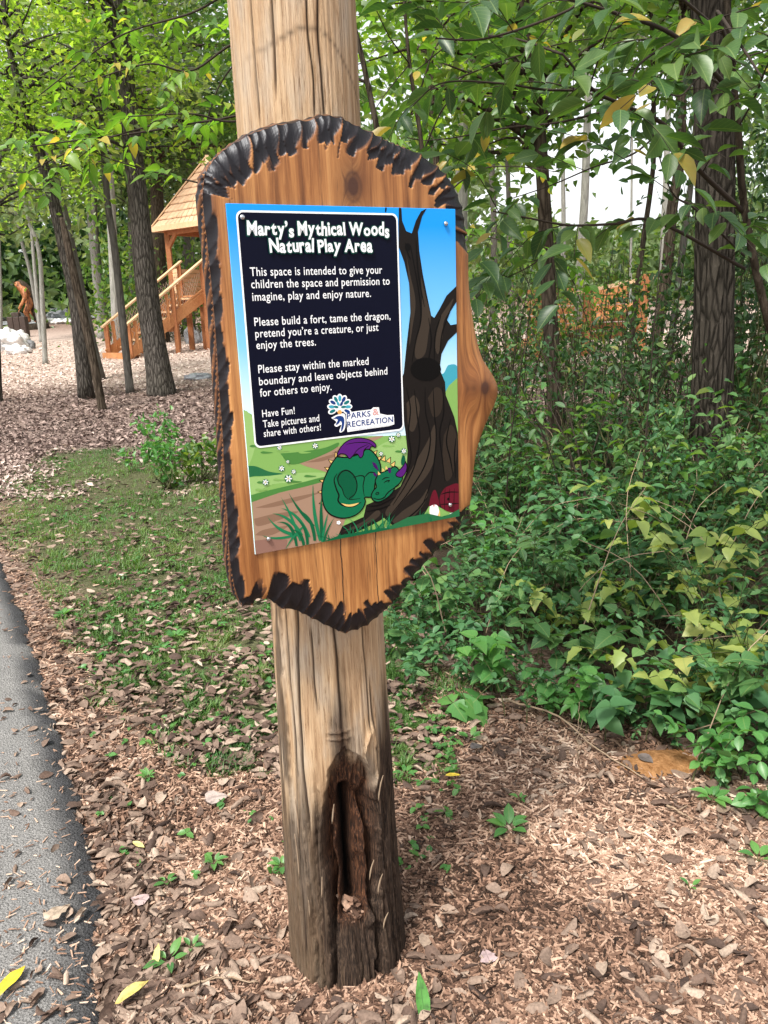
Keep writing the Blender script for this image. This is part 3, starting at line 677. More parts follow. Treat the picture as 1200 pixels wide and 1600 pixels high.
# hills, meadow and path
a = Art(1)
a.poly([(690, 30), (660, -10), (672, -22), (690, -16), (700, -30), (716, -20), (716, 60), (690, 60)], 'teal', lambda x, y: (x, y+600), True)
a.poly([(376, 640), (400, 652), (440, 672), (520, 682), (640, 680), (690, 620), (700, 602), (717, 590), (720, 720), (720, 812), (398, 868), (390, 770)], 'lime', lambda x, y: (x, y), False)
a.poly([(0, 10), (20, 10), (60, 70), (62, 150), (60, 212), (30, 300), (20, 300)], 'lime2', z6)
a.poly([(22, 308), (70, 312), (140, 340), (215, 352), (160, 362), (60, 366), (26, 366)], 'hillg', z6)
a.poly([(28, 372), (120, 366), (240, 352), (380, 345), (455, 352), (410, 385), (300, 400), (150, 412), (40, 470)], 'lime2', z6)
a.poly([(36, 470), (150, 440), (300, 405), (440, 370), (420, 400), (330, 425), (200, 455), (45, 508)], 'green', z6)
a.poly([(45, 508), (200, 455), (330, 425), (440, 395), (560, 420), (560, 600), (520, 720), (230, 775), (66, 800)], 'path', z6, False)
a.poly([(300, 292), (420, 240), (560, 190), (640, 165), (740, 145), (760, 150), (640, 205), (520, 270), (480, 320), (470, 345), (410, 330), (340, 310)], 'path', z6)
for q_ in ([(60, 540), (200, 500), (330, 470), (420, 455), (300, 500), (160, 535)], [(55, 600), (180, 570), (300, 560), (210, 600), (80, 640)], [(60, 690), (110, 660), (240, 640), (150, 690)], [(340, 290), (470, 250), (540, 235), (440, 280)], [(480, 240), (600, 190), (680, 175), (560, 230)]): a.poly(q_, 'path2', z6)
a.poly([(58, 720), (120, 712), (240, 715), (235, 775), (66, 802)], 'path3', z6, False)
a.poly([(740, 200), (800, 170), (885, 150), (890, 300), (800, 300), (720, 230)], 'lime2', z6)
a.poly([(200, 240), (300, 232), (440, 210), (520, 180), (500, 215), (380, 270), (260, 300)], 'green', z6)
for x0, y0 in ((30, 200), (90, 235), (180, 225), (300, 235), (70, 400), (160, 385), (330, 365), (760, 200), (830, 230), (60, 440), (250, 395)):
    a.poly([(x0, y0), (x0+14, y0-7), (x0+40, y0-4), (x0+70, y0), (x0+40, y0+5), (x0+12, y0+5)], 'green' if (x0 // 10) % 2 else 'lime', z6)
for x0, y0, r_ in ((195, 208, 13), (392, 198, 15), (207, 322, 15), (273, 340, 12), (244, 378, 20), (118, 398, 16), (240, 285, 9), (812, 160, 17), (848, 137, 12), (753, 241, 11), (878, 226, 14)):
    a.ell((x0, y0), r_*1.1, r_*1.1, 'hillg')
    for q_ in range(6):
        an = q_*math.pi/3+x0; a.ell((x0+math.cos(an)*r_*.62, y0+math.sin(an)*r_*.62), r_*.42, r_*.2, 'white', n=8, rot=an)
    a.ell((x0, y0), r_*.2, r_*.2, 'gold', n=8)
a.poly([(430, 735), (520, 690), (760, 650), (900, 640), (1185, 560), (1185, 600), (430, 745)], 'blade', z6, False)
a.poly([(800, 640), (900, 590), (1010, 570), (1100, 590), (1185, 545), (1185, 590), (800, 660)], 'hillg', z6, False)
a.done('printed_meadow')
# hollow tree
a = Art(2)
up = [(788, 400), (797, 400), (800, 450), (815, 488), (835, 496), (850, 450), (868, 417), (888, 402), (872, 435), (857, 490), (862, 560), (874, 640), (890, 720), (905, 792), (916, 800), (935, 768), (960, 720), (998, 686), (998, 742), (972, 780), (962, 808), (975, 826), (998, 822), (998, 852), (966, 882), (942, 930), (935, 985)]
dn = [(945, 40), (948, 90), (960, 120), (980, 172), (993, 232), (998, 290), (998, 520), (965, 520), (925, 510), (900, 480), (870, 530), (830, 572), (760, 586), (716, 548), (700, 560), (640, 590), (560, 622), (545, 615), (560, 580), (640, 545), (650, 500), (720, 470), (778, 430), (800, 380), (805, 300), (797, 230), (790, 180), (788, 60)]
le = [(790, 1040), (806, 1000), (816, 900), (830, 780), (826, 680), (808, 600), (788, 545)]
tr = [z3(*p) for p in up]+[z4(*p) for p in dn]+[z3(*p) for p in le]
a.poly(tr, 'trunk', lambda x, y: (x, y), False)
a.line([(743, 398), (740, 420)], 'black', 5, z3)
for q_ in ([(868, 650), (884, 720), (903, 792), (896, 850), (882, 930), (850, 945), (848, 890), (868, 820), (872, 740)], [(935, 800), (955, 770), (985, 730), (970, 775), (950, 815), (945, 870), (930, 930), (918, 900), (925, 840)], [(815, 570), (828, 640), (848, 740), (838, 830), (826, 900), (830, 800), (826, 690)]): a.poly(q_, 'bark', z3)
for q_ in ([(800, 400), (840, 330), (880, 260), (905, 200), (915, 240), (905, 330), (870, 400), (800, 470), (740, 540), (722, 525), (760, 470)], [(940, 240), (965, 200), (985, 230), (990, 300), (975, 380), (950, 410), (935, 340)],
           [(800, 120), (830, 90), (850, 140), (830, 220), (808, 210)], [(745, 560), (790, 520), (850, 480), (880, 440), (870, 490), (820, 550), (770, 578)], [(880, 100), (910, 60), (935, 80), (930, 150), (900, 170)], [(560, 600), (640, 560), (690, 520), (700, 540), (640, 580)]): a.poly(q_, 'bark2' if q_[0][0] > 850 else 'bark', z4)
for q_ in ([(800, 60), (815, 140), (808, 230), (818, 320), (800, 390)], [(830, 70), (840, 160), (850, 250), (835, 340), (800, 420), (750, 500)], [(870, 60), (872, 150), (890, 250), (870, 350), (810, 450), (735, 545)], [(900, 60), (905, 160), (912, 240), (905, 330), (890, 420), (860, 500)], [(935, 60), (940, 150), (925, 230), (935, 330), (945, 410)], [(965, 180), (950, 260), (965, 330), (975, 390)], [(985, 250), (980, 320), (985, 400)], [(880, 470), (840, 520), (790, 560)], [(655, 505), (700, 500), (760, 470)], [(650, 525), (700, 515), (740, 500)]): a.line(q_, 'black', 5, z4)
for q_ in ([(830, 540), (845, 620), (862, 720), (868, 800), (850, 880), (835, 960)], [(812, 530), (818, 560), (830, 590)], [(895, 800), (905, 880), (895, 960), (900, 1030)], [(850, 520), (858, 640), (880, 760)], [(940, 790), (920, 860), (915, 950)], [(975, 770), (945, 850), (935, 930)]): a.line(q_, 'black', 4, z3)
a.ell((885, 985), 55, 42, 'black', z3); a.ell((820, 545), 10, 14, 'black', z3)
a.poly([(932, 512), (924, 478), (936, 446), (960, 428), (998, 426), (998, 520), (962, 526)], 'maroon', z4)
for x0 in (945, 962, 980): a.line([(x0, 438), (x0-2, 480), (x0-2, 520)], 'black', 2.5, z4)
a.line([(930, 460), (960, 452), (998, 452)], 'black', 4, z4); a.line([(928, 498), (960, 496), (998, 494)], 'black', 4, z4); a.ell((957, 478), 5, 5, 'black', z4)
a.done('printed_tree')
# sleeping dragon
a = Art(3)
body = [(510, 258), (560, 262), (600, 255), (650, 235), (675, 215), (705, 228), (735, 265), (752, 310), (745, 355), (722, 400), (716, 440), (702, 478), (665, 482), (668, 505), (655, 540), (625, 572), (580, 592), (530, 595), (480, 578), (448, 545), (432, 500), (428, 450), (435, 400), (455, 350), (480, 300)]
spk = [((512, 256), 250), ((487, 290), 215), ((468, 328), 205), ((441, 394), 195), ((433, 452), 180), ((440, 508), 165), ((716, 243), 310), ((738, 272), 320), ((767, 276), 290), ((795, 285), 295), ((818, 306), 300)]
for (x0, y0), an in spk:
    r_ = 19; x0, y0 = x0+7*math.cos(rad(an)), y0+7*math.sin(rad(an)); A2 = rad(an); d_ = np.array([math.cos(A2), math.sin(A2)]); s_ = np.array([-d_[1], d_[0]])*.62; c_ = np.array([x0, y0])
    a.poly([c_+d_*r_*1.25, c_+s_*r_*1.3-d_*r_*.6, c_-s_*r_*1.3-d_*r_*.6], 'black', z6, False)
    a.poly([c_+d_*r_*.85, c_+s_*r_*.9-d_*r_*.5, c_-s_*r_*.9-d_*r_*.5], 'gold', z6, False)
a.poly(body, 'dragon'); a.line(body, 'black', 4, closed=True)
a.poly([(505, 375), (525, 342), (560, 332), (600, 355), (622, 400), (616, 455), (590, 492), (560, 480), (540, 440), (522, 410)], 'dragon2')
a.line([(575, 495), (552, 470), (540, 435), (520, 405), (518, 370), (540, 340), (570, 334), (605, 362), (622, 410), (612, 460), (578, 492), (640, 488)], 'black', 4)
a.line([(512, 350), (496, 385), (508, 435), (522, 470), (518, 500), (545, 526), (600, 532), (645, 508)], 'black', 5)
a.poly([(535, 514), (580, 521), (632, 512), (600, 530), (562, 530)], 'gold')
a.line([(600, 372), (640, 362), (662, 372), (655, 420), (662, 475)], 'black', 3.5); a.line([(662, 372), (690, 345), (722, 345)], 'black', 3.5)
a.poly([(510, 258), (520, 225), (550, 185), (590, 162), (640, 155), (690, 165), (722, 186), (724, 206), (702, 200), (690, 216), (662, 220), (655, 250), (640, 264), (622, 242), (600, 252), (580, 268), (560, 247), (532, 242)], 'purple')
a.line([(510, 258), (520, 225), (550, 185), (590, 162), (640, 155), (690, 165), (722, 186), (724, 206), (702, 200), (690, 216), (662, 220), (655, 250), (640, 264), (622, 242), (600, 252), (580, 268), (560, 247), (532, 242)], 'black', 3, closed=True)
a.line([(560, 190), (620, 180), (680, 182), (715, 200)], 'black', 2.5); a.line([(600, 250), (630, 215), (680, 190)], 'black', 2.5); a.line([(655, 240), (665, 215), (690, 195)], 'black', 2.5)
head = [(738, 352), (790, 332), (832, 312), (862, 345), (872, 376), (855, 405), (832, 425), (820, 450), (790, 482), (745, 506), (714, 500), (700, 474), (712, 444), (728, 424), (722, 390)]
a.poly(head, 'dragon'); a.line(head, 'black', 4, closed=True)
for (x0, y0), an in (((742, 350), 250), ((765, 332), 255), ((783, 320), 260)):
    A2 = rad(an); d_ = np.array([math.cos(A2), math.sin(A2)]); s_ = np.array([-d_[1], d_[0]])*.62; c_ = np.array([x0, y0])
    a.poly([c_+d_*13, c_+s_*13-d_*7, c_-s_*13-d_*7], 'gold', z6, False)
a.poly([(704, 286), (725, 296), (740, 330), (728, 326), (712, 310)], 'purple2'); a.poly([(708, 345), (726, 350), (730, 366), (716, 362)], 'purple2'); a.poly([(790, 320), (806, 318), (808, 344), (796, 346)], 'purple2')
a.poly([(872, 248), (884, 256), (886, 292), (868, 305), (864, 280)], 'dragon2')
a.poly([(888, 282), (896, 315), (886, 350), (866, 370), (838, 364), (838, 348), (860, 326), (880, 302)], 'purple'); a.line([(888, 282), (896, 315), (886, 350), (866, 370), (838, 364), (838, 348), (860, 326), (880, 302)], 'black', 3, closed=True)
a.line([(758, 386), (776, 374), (800, 372)], 'black', 3); a.line([(768, 402), (782, 392), (800, 388), (790, 400)], 'black', 3)
a.ell((733, 460), 11, 8, 'black', rot=-.4); a.ell((733, 461), 7, 4.5, 'dragon2', rot=-.4)
a.line([(708, 484), (740, 492), (770, 482), (790, 456), (822, 432), (856, 414)], 'black', 3.5)
a.done('printed_dragon')
# garden gnome by the little door
a = Art(3); fl = Art(3)
a.poly([(884, 504), (890, 475), (900, 448), (910, 446), (918, 470), (922, 504)], 'maroon', z4)
a.poly([(886, 520), (920, 515), (926, 545), (912, 556), (890, 552)], 'gold', z4); a.poly([(888, 506), (900, 500), (916, 502), (922, 525), (912, 550), (904, 556), (894, 548), (887, 525)], 'white', z4); a.ell((903, 503), 4, 3.5, 'rose', z4)
for x0, y0 in ((930, 552), (962, 542), (950, 552), (970, 536), (728, 590), (546, 566)):
    for an in range(5): fl.ell((x0+4.5*math.cos(an*1.257), y0+4.5*math.sin(an*1.257)), 4, 3, 'white', z4, 8)
a.done('printed_gnome'); fl.done('printed_flowers')
# grass blades
a = Art(4)
def blade(p0, p1, p2, wd, c):
    t_ = np.linspace(0, 1, 12)[:, None]; p0, p1, p2 = map(np.array, (p0, p1, p2))
    C_ = (1-t_)**2*p0+2*t_*(1-t_)*p1+t_**2*p2; T_ = nrm(np.gradient(C_, axis=0)); N2 = np.c_[-T_[:, 1], T_[:, 0]]; h = wd*(1-t_**1.6)*(.55+.45*np.sin(t_*2.6))
    a.poly(list(C_+N2*h)+list((C_-N2*h)[::-1]), c, z6, False)
for tip, ctl, base, wd in (((98, 690), (170, 722), (282, 690), 9), ((128, 585), (190, 680), (300, 690), 12), ((155, 570), (250, 575), (320, 690), 12), ((202, 478), (260, 570), (310, 720), 10), ((245, 455), (300, 560), (385, 640), 11), ((200, 540), (300, 560), (360, 700), 12), ((180, 620), (270, 600), (290, 750), 12), ((380, 400), (375, 560), (420, 720), 13), ((428, 470), (420, 560), (430, 720), 13), ((225, 775), (260, 700), (330, 640), 8), ((320, 560), (380, 600), (390, 720), 13), ((465, 560), (440, 640), (430, 735), 9), ((500, 590), (450, 660), (440, 735), 7), ((260, 660), (320, 660), (330, 755), 12), ((290, 600), (350, 640), (350, 750), 12)):
    blade(base, ctl, tip, wd, 'blade' if (tip[0] // 7) % 2 else 'blade2')
r4 = np.random.default_rng(3)
for x0 in np.arange(445, 830, 7.5):
    y0 = 745-(x0-430)*.21+14; h_ = r4.uniform(40, 130)*(1 if x0 < 800 else .6)*(.6 if x0 < 560 else 1); blade((x0, y0-6), (x0+r4.normal()*12, y0-h_*.6), (x0+r4.normal()*40, y0-h_), r4.uniform(3.5, 6), 'blade' if r4.random() < .6 else 'blade2')
for x0 in np.arange(905, 1030, 7):
    y0 = 745-(x0-430)*.21+6; h_ = r4.uniform(40, 105)*(1-abs(x0-985)/140); blade((x0, y0), (x0+r4.normal()*8, y0-h_*.6), (x0+r4.normal()*25+12, y0-h_), r4.uniform(3, 5), 'blade' if r4.random() < .6 else 'blade2')
a.done('printed_grass')
# text box
a = Art(5)
def rrect(u0, u1, z0, z1, r_):
    Q = []
    for cx_, cz_, a0 in ((u1-r_, z1-r_, 0), (u0+r_, z1-r_, 90), (u0+r_, z0+r_, 180), (u1-r_, z0+r_, 270)):
        for an in np.linspace(a0, a0+90, 8): Q.append((cx_+r_*math.cos(rad(an)), cz_+r_*math.sin(rad(an))))
    return np.array(Q)
bx = np.array([uv(*z5(*p)) for p in ((70, 75), (1108, 100), (1145, 1490), (190, 1595))])
bu0, bu1, bz1, bz0 = bx[[0, 3], 0].mean(), bx[[1, 2], 0].mean(), bx[:2, 1].mean(), bx[2:, 1].mean()
a.polyuv(rrect(bu0, bu1, bz0, bz1, .012), 'white'); a.polyuv(rrect(bu0+.0032, bu1-.0032, bz0+.0032, bz1-.0032, .010), 'navy')
a.done('text_box')
def text_mesh(s_, bold=0., sp=1.):
    cu_ = bpy.data.curves.new('text', 'FONT'); cu_.body = s_; cu_.size = 1; cu_.offset = bold; cu_.resolution_u = 3; cu_.space_character = sp
    ob = bpy.data.objects.new('text', cu_); COL.objects.link(ob); dg = bpy.context.evaluated_depsgraph_get(); dg.update()
    me = bpy.data.meshes.new_from_object(ob.evaluated_get(dg)); bpy.data.objects.remove(ob)
    me.calc_loop_triangles(); V_ = np.array([v_.co[:2] for v_ in me.vertices]).reshape(-1, 2); F_ = np.array([tuple(l.vertices) for l in me.loop_triangles]).reshape(-1, 3)
    bpy.data.meshes.remove(me); return V_, F_
def put_line(art, s_, p0, p1, c, hcap, bold=.0, f=z5, sp=1.06):
    V_, F_ = text_mesh(s_, bold, sp); A_, B_ = uv(*f(*p0)), uv(*f(*p1)); zb = (A_[1]+B_[1])/2
    x0, x1 = V_[:, 0].min(), V_[:, 0].max(); sc = (B_[0]-A_[0])/(x1-x0)
    cap = hcap/.729
    art.b.add(loc(A_[0]+(V_[:, 0]-x0)*sc, zb+V_[:, 1]*cap, art.w()), F_, mi=art.mi(c))
a = Art(6)
LN = [("This space is intended to give your", (163, 495), (1007, 485)), ("children the space and permission to", (170, 575), (1055, 555)), ("imagine, play and enjoy nature.", (177, 655), (935, 634)),
      ("Please build a fort, tame the dragon,", (190, 815), (1060, 778)), ("pretend you\u2019re a creature, or just", (196, 890), (983, 850)), ("enjoy the trees.", (203, 965), (583, 943)),
      ("Please stay within the marked", (215, 1116), (920, 1068)), ("boundary and leave objects behind", (220, 1192), (1040, 1132)), ("for others to enjoy.", (226, 1268), (683, 1230)),
      ("Have Fun!", (240, 1398), (448, 1382)), ("Take pictures and", (245, 1464), (605, 1430)), ("share with others!", (250, 1525), (615, 1487))]
for s_, p0, p1 in LN: put_line(a, s_, p0, p1, 'white', .0152 if p0[1] < 1300 else .0138, .006)
a.done('lettering')
a = Art(6)
def title(s_, p0, p1, hcap, seed):
    r_ = np.random.default_rng(seed); V_, _ = text_mesh(s_, .02, 1.0); A_, B_ = uv(*z5(*p0)), uv(*z5(*p1)); zb = (A_[1]+B_[1])/2
    full = V_[:, 0].max()-V_[:, 0].min(); sc = (B_[0]-A_[0])/full; x = 0.; items = []
    for ch_ in s_:
        if ch_ == ' ': x += .24; continue
        v1, f1 = text_mesh(ch_, .034); w1 = v1[:, 0].max()-v1[:, 0].min(); v1 = v1-[v1[:, 0].min(), 0]
        dz = -.12 if ch_ == 's' else r_.uniform(-.03, .03); an = r_.uniform(-.09, .09); v1 = v1*[1, r_.uniform(.95, 1.12)]
        v1 = v1-[w1/2, .35]; v1 = v1@np.array([[math.cos(an), math.sin(an)], [-math.sin(an), math.cos(an)]]); v1 = v1+[w1/2+x, .35+dz]; items.append((v1, f1)); x += w1+.045
    sx_ = (B_[0]-A_[0])/x; cap = hcap/.729
    for (v1, f1) in items:                                       # dark green glow behind the letters
        c_ = v1.mean(0)
        for dx, dy in ((-.06, -.05), (.06, -.05), (-.05, .05), (.05, .04), (0, -.08)): a.b.add(loc(A_[0]+(v1[:, 0]+dx)*sx_, zb+(v1[:, 1]+dy)*cap, a.w()), f1, mi=a.mi('glow'))
    for (v1, f1) in items: a.b.add(loc(A_[0]+v1[:, 0]*sx_, zb+v1[:, 1]*cap, a.w()), f1, mi=a.mi('white'))
title("Marty\u2019s Mythical Woods", (142, 232), (1052, 240), .0215, 2); title("Natural Play Area", (282, 348), (943, 342), .0225, 5)
a.done('title_text')
# park service emblem
a = Art(6)
lv = []
for k_, an in enumerate(np.linspace(-205, 25, 9)):
    A2 = rad(an); lv.append(((735+math.cos(A2)*52, 1338+math.sin(A2)*58), A2, 1.0))
for an in np.linspace(-170, -10, 4): A2 = rad(an); lv.append(((735+math.cos(A2)*24, 1340+math.sin(A2)*28), A2, .8))
for (c_, A2, q_) in lv: a.ell(c_, 25*q_+4, 15*q_+4, 'white', z5, 14, A2)
a.ell((735, 1340), 34, 30, 'white', z5)
a.poly([(680, 1405), (720, 1385), (765, 1380), (772, 1440), (765, 1480), (745, 1498), (732, 1490), (745, 1450), (715, 1462), (700, 1450), (712, 1430)], 'white', z5)
a.poly([(774, 1372), (860, 1360), (935, 1352), (950, 1338), (985, 1338), (992, 1378), (1040, 1388), (1080, 1386), (1084, 1446), (1050, 1458), (900, 1478), (784, 1496)], 'white', z5, False)
for k_, (c_, A2, q_) in enumerate(lv): a.ell(c_, 20*q_, 10*q_, ('teal2', 'teal', 'blue')[k_ % 3], z5, 14, A2)
a.ell((734, 1368), 14, 14, 'orange', z5)
a.poly([(690, 1412), (720, 1394), (748, 1394), (762, 1410), (762, 1450), (750, 1486), (742, 1486), (748, 1440), (738, 1425), (728, 1440), (708, 1450), (722, 1420), (714, 1412)], 'blue', z5)
put_line(a, 'PARKS', (781, 1410), (932, 1396), 'blue', .0115, .012); put_line(a, '&', (945, 1388), (985, 1384), 'rose', .0135, .012); put_line(a, 'RECREATION', (783, 1464), (1076, 1432), 'blue', .0115, .014)
put_line(a, 'Washington County, Maryland', (790, 1486), (1060, 1456), 'pale', .0052, .0)
a.done('parks_emblem')
# the four screws
for px in ((377, 340), (694, 350), (418, 841), (701, 788)):
    c_ = uv(*px); b = MB(); rows = [(.0, .0045, 0), (.0022, .0045, 1), (.0036, .0032, 2), (.0042, .0012, 3)]
    th2 = np.linspace(0, 2*math.pi, 16, endpoint=False); Vv = np.concatenate([loc(c_[0]+r_*np.cos(th2), c_[1]+r_*np.sin(th2), PT_+.0016+h_) for h_, r_, _ in rows])
    i = np.arange(3)[:, None]*16; j = np.arange(16)[None]; j2 = (j+1) % 16
    b.add(Vv, np.stack([i+j, i+j2, i+16+j2, i+16+j], -1).reshape(-1, 4), np.arange(48, 64)[None]); 
    if 'screw' not in M: M['screw'] = plain('screw_steel', (.55, .56, .58), .25, .5, 1)
    b.build('screw', M['screw'], board)

# ------------------------------------------------------------------ trees
def trunk_pts(spec, Y, root=True):
    """trunk line: picture points at distance Y, first one at the foot"""
    P = np.array([at(x, y, Y) for x, y in spec])
    z0 = float(gz(P[0, 0], P[0, 1]))
    if root:
        k_ = (P[1]-P[0]); P[0] = P[0]+k_*((z0-P[0, 2])/(k_[2] if abs(k_[2]) > 1e-3 else 1)) if abs(z0-P[0, 2]) < abs(k_[2]) else np.array([P[0, 0], P[0, 1], z0])
        P[0, 2] = z0-.05
    return P
def make_tree(name, label, cat, P, R, bark, crown=None, group=None, sides=14, amp=.12, flare=1.25, extra=None, ntr=40):
    """crown: dict(c=(centre), r=(radii), clumps, per, L, mat, tpl) """
    P = np.asarray(P, float); base = P[0].copy(); base[2] += .05
    root = empty(name, base, label, cat, group)
    Q = smooth_path(P, ntr); u = np.linspace(0, len(P)-1, ntr); Rr = np.interp(u, np.arange(len(P)), R)
    hgt = Q[:, 2]-base[2]; Rr = Rr*(1+(flare-1)*np.exp(-np.clip(hgt, 0, None)/(R[0]*1.6)))
    b = MB(); tube(b, Q, Rr, sides, amp=amp, seed=int(abs(base[0]*31+base[1]*7)) % 900); tr_o = b.build('trunk', bark, root, loc=base)
    if crown:
        for q_, cw_ in enumerate(crown if isinstance(crown, list) else [crown]):
            lb = MB(); bb = MB(); c_ = np.array(cw_['c'], float); rr = np.array(cw_['r'], float); n = cw_['clumps']
            cl = nrm(rng.normal(size=(n, 3)))*(rng.uniform(.15, 1, (n, 1))**.5)*rr+c_
            zm = cw_.get('zmin', 1.6+base[1]*.115 if base[1] > 8 and base[0] < -1 else 0); cl = cl[cl[:, 2] > zm] if zm else cl
            for p in cl:
                k_ = np.argmin(((Q-p)**2).sum(1)+np.maximum(0, Q[:, 2]-p[2]+.2)*3); s0 = Q[k_]
                mid = (s0+p)/2+rng.normal(size=3)*.12*np.linalg.norm(p-s0)+[0, 0, .1]
                r0 = min(Rr[k_]*.5, .012+.012*np.linalg.norm(p-s0))
                tube(bb, [s0, mid, p], [r0, r0*.6, .004], 5, 7)
            per = cw_['per']; pos = np.repeat(cl, per, 0)+rng.normal(size=(len(cl)*per, 3))*np.array(cw_.get('cs', (.42, .42, .24)))
            N = len(pos); d_ = rdir(N, -.15); d_[:, 2] *= .6; nn = rdir(N, 1.1)
            L = rng.uniform(.65, 1.25, N)*cw_['L']
            base_r = np.repeat(rng.random(len(cl)), per)
            leaves(lb, cw_.get('tpl', T_FAR), pos, d_, nn, L, L*cw_.get('wr', .62), np.clip(base_r*.55+rng.random(N)*.45, 0, 1))
            lb.build('crown', cw_['mat'], root, loc=base, smooth=False)
            if len(cl): bb.build('limbs', bark, root, loc=base)
    return root, Q
def crown_px(x, y, Y, rx, rz, **k):
    c_ = at(x, y, Y); return dict(c=c_, r=(rx, rx*.8, rz), **k)
LM, LL, LD, LF = M['leaf_mid'], M['leaf_lime'], M['leaf_deep'], M['leaf_far']
# --- left side, around the play clearing
make_tree('tree', 'stout rough barked tree standing just in front of the wooden play tower stairs', 'tree', trunk_pts([(251, 600), (232, 470), (218, 330), (200, 170), (182, 0), (165, -160)], 13.2), [.205, .18, .152, .14, .13, .11], M['bark_old'],
          [crown_px(150, 40, 13.2, 2.3, 2.4, clumps=40, per=60, L=.12, mat=LL), crown_px(230, -250, 13.2, 3.2, 2.2, clumps=40, per=60, L=.15, mat=LM)], sides=22, ntr=70, amp=.13)
make_tree('tree', 'leaning dark barked tree with a slim dead stem slanting against it', 'tree', trunk_pts([(133, 602), (118, 470), (100, 385), (82, 310), (52, 205), (40, 165), (22, 105), (8, 30), (0, -60)], 13.0), [.115, .108, .10, .088, .07, .058, .05, .045, .03], M['bark_old'],
          [crown_px(70, 130, 13.0, 1.9, 1.6, clumps=32, per=60, L=.11, mat=LL, zmin=3.6)], sides=16, amp=.1)
make_tree('tree', 'grey trunk leaning left behind the dark forked upper stem in the upper left', 'tree', trunk_pts([(140, 530), (112, 400), (82, 270), (60, 180), (42, 117), (28, 40), (20, -60)], 16), [.13, .12, .11, .10, .09, .08, .06], M['bark_grey'], [crown_px(40, 90, 16, 2.4, 2.0, clumps=34, per=56, L=.13, mat=LL, zmin=4.2)], sides=12)
make_tree('dead_tree', 'slim dead stem slanting up against the leaning dark tree', 'tree', trunk_pts([(161, 643), (147, 570), (133, 505), (118, 440), (104, 375), (96, 340)], 11.6), [.062, .062, .06, .058, .05, .03], M['bark_brown'], sides=10, amp=.12, flare=1.1)
make_tree('tree', 'slender grey tree between the stair foot and the stout tree', 'tree', trunk_pts([(200, 582), (190, 485), (178, 380), (168, 315), (160, 200), (150, 60)], 13.6), [.068, .065, .06, .055, .05, .04], M['bark_grey'],
          [crown_px(160, 150, 13.6, 1.6, 1.3, clumps=18, per=60, L=.12, mat=LL)], sides=12, amp=.08)
make_tree('tree', 'pale straight tree behind the stair railing, next to the slender grey one', 'tree', trunk_pts([(182, 500), (178, 420), (172, 300), (166, 150), (160, 0)], 24), [.15, .14, .13, .11, .1], M['bark_pale'],
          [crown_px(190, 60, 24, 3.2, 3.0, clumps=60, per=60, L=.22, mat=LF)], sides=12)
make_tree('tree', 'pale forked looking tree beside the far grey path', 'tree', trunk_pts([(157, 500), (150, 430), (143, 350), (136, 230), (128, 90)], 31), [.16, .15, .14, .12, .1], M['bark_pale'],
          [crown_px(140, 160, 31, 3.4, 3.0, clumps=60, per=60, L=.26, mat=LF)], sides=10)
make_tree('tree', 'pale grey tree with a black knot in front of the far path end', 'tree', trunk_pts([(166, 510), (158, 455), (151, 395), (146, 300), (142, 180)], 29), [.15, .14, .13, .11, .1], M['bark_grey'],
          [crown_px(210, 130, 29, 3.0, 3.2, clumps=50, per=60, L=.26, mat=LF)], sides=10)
make_tree('sapling', 'thin pale sapling standing alone in the wood chips before the carved figure', 'tree', trunk_pts([(69, 535), (66, 470), (63, 410), (55, 370), (44, 345), (36, 290)], 20), [.062, .058, .052, .046, .04, .03], M['bark_pale'],
          [crown_px(50, 300, 20, 1.5, 1.2, clumps=22, per=50, L=.15, mat=LL)], sides=9)
for q_, (pts_, Y_, lab) in enumerate([([(62, 505), (56, 440), (50, 370), (46, 300)], 30, 'slim bare stem rising right of the carved figure, nearest to it'), ([(60, 500), (48, 430), (32, 370), (22, 310)], 31, 'slim bare stem slanting left over the carved figure'),
                                     ([(1, 520), (0, 440), (-4, 300), (-6, 180)], 30, 'thin grey stem at the picture edge left of the grey boulder'), ([(-4, 614), (-6, 540), (-12, 420), (-20, 300)], 13, 'dark trunk only partly in view left of the white boulder')]):
    make_tree('tree', lab, 'tree', trunk_pts(pts_, Y_), [.075, .07, .06, .05], M['bark_pale'] if q_ != 3 else M['bark_old'], [crown_px(pts_[-1][0], pts_[-1][1]-40, Y_, 2.2, 1.6, clumps=26, per=50, L=.22 if Y_ > 20 else .14, mat=LF if q_ else LL)], sides=8)
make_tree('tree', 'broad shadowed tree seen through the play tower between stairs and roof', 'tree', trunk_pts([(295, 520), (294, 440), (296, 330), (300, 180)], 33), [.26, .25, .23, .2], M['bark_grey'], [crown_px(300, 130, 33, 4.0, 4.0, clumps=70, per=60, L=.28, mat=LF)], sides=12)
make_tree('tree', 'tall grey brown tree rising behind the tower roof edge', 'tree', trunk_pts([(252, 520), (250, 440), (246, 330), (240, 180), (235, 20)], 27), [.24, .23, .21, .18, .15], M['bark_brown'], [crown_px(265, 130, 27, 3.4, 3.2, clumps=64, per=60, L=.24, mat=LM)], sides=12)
make_tree('tree', 'straight tree behind the slender grey one, half hidden by it', 'tree', trunk_pts([(208, 500), (206, 420), (204, 300), (203, 120)], 30), [.12, .115, .105, .09], M['bark_grey'], [crown_px(215, 260, 30, 3, 2.2, clumps=44, per=60, L=.25, mat=LF)], sides=10)
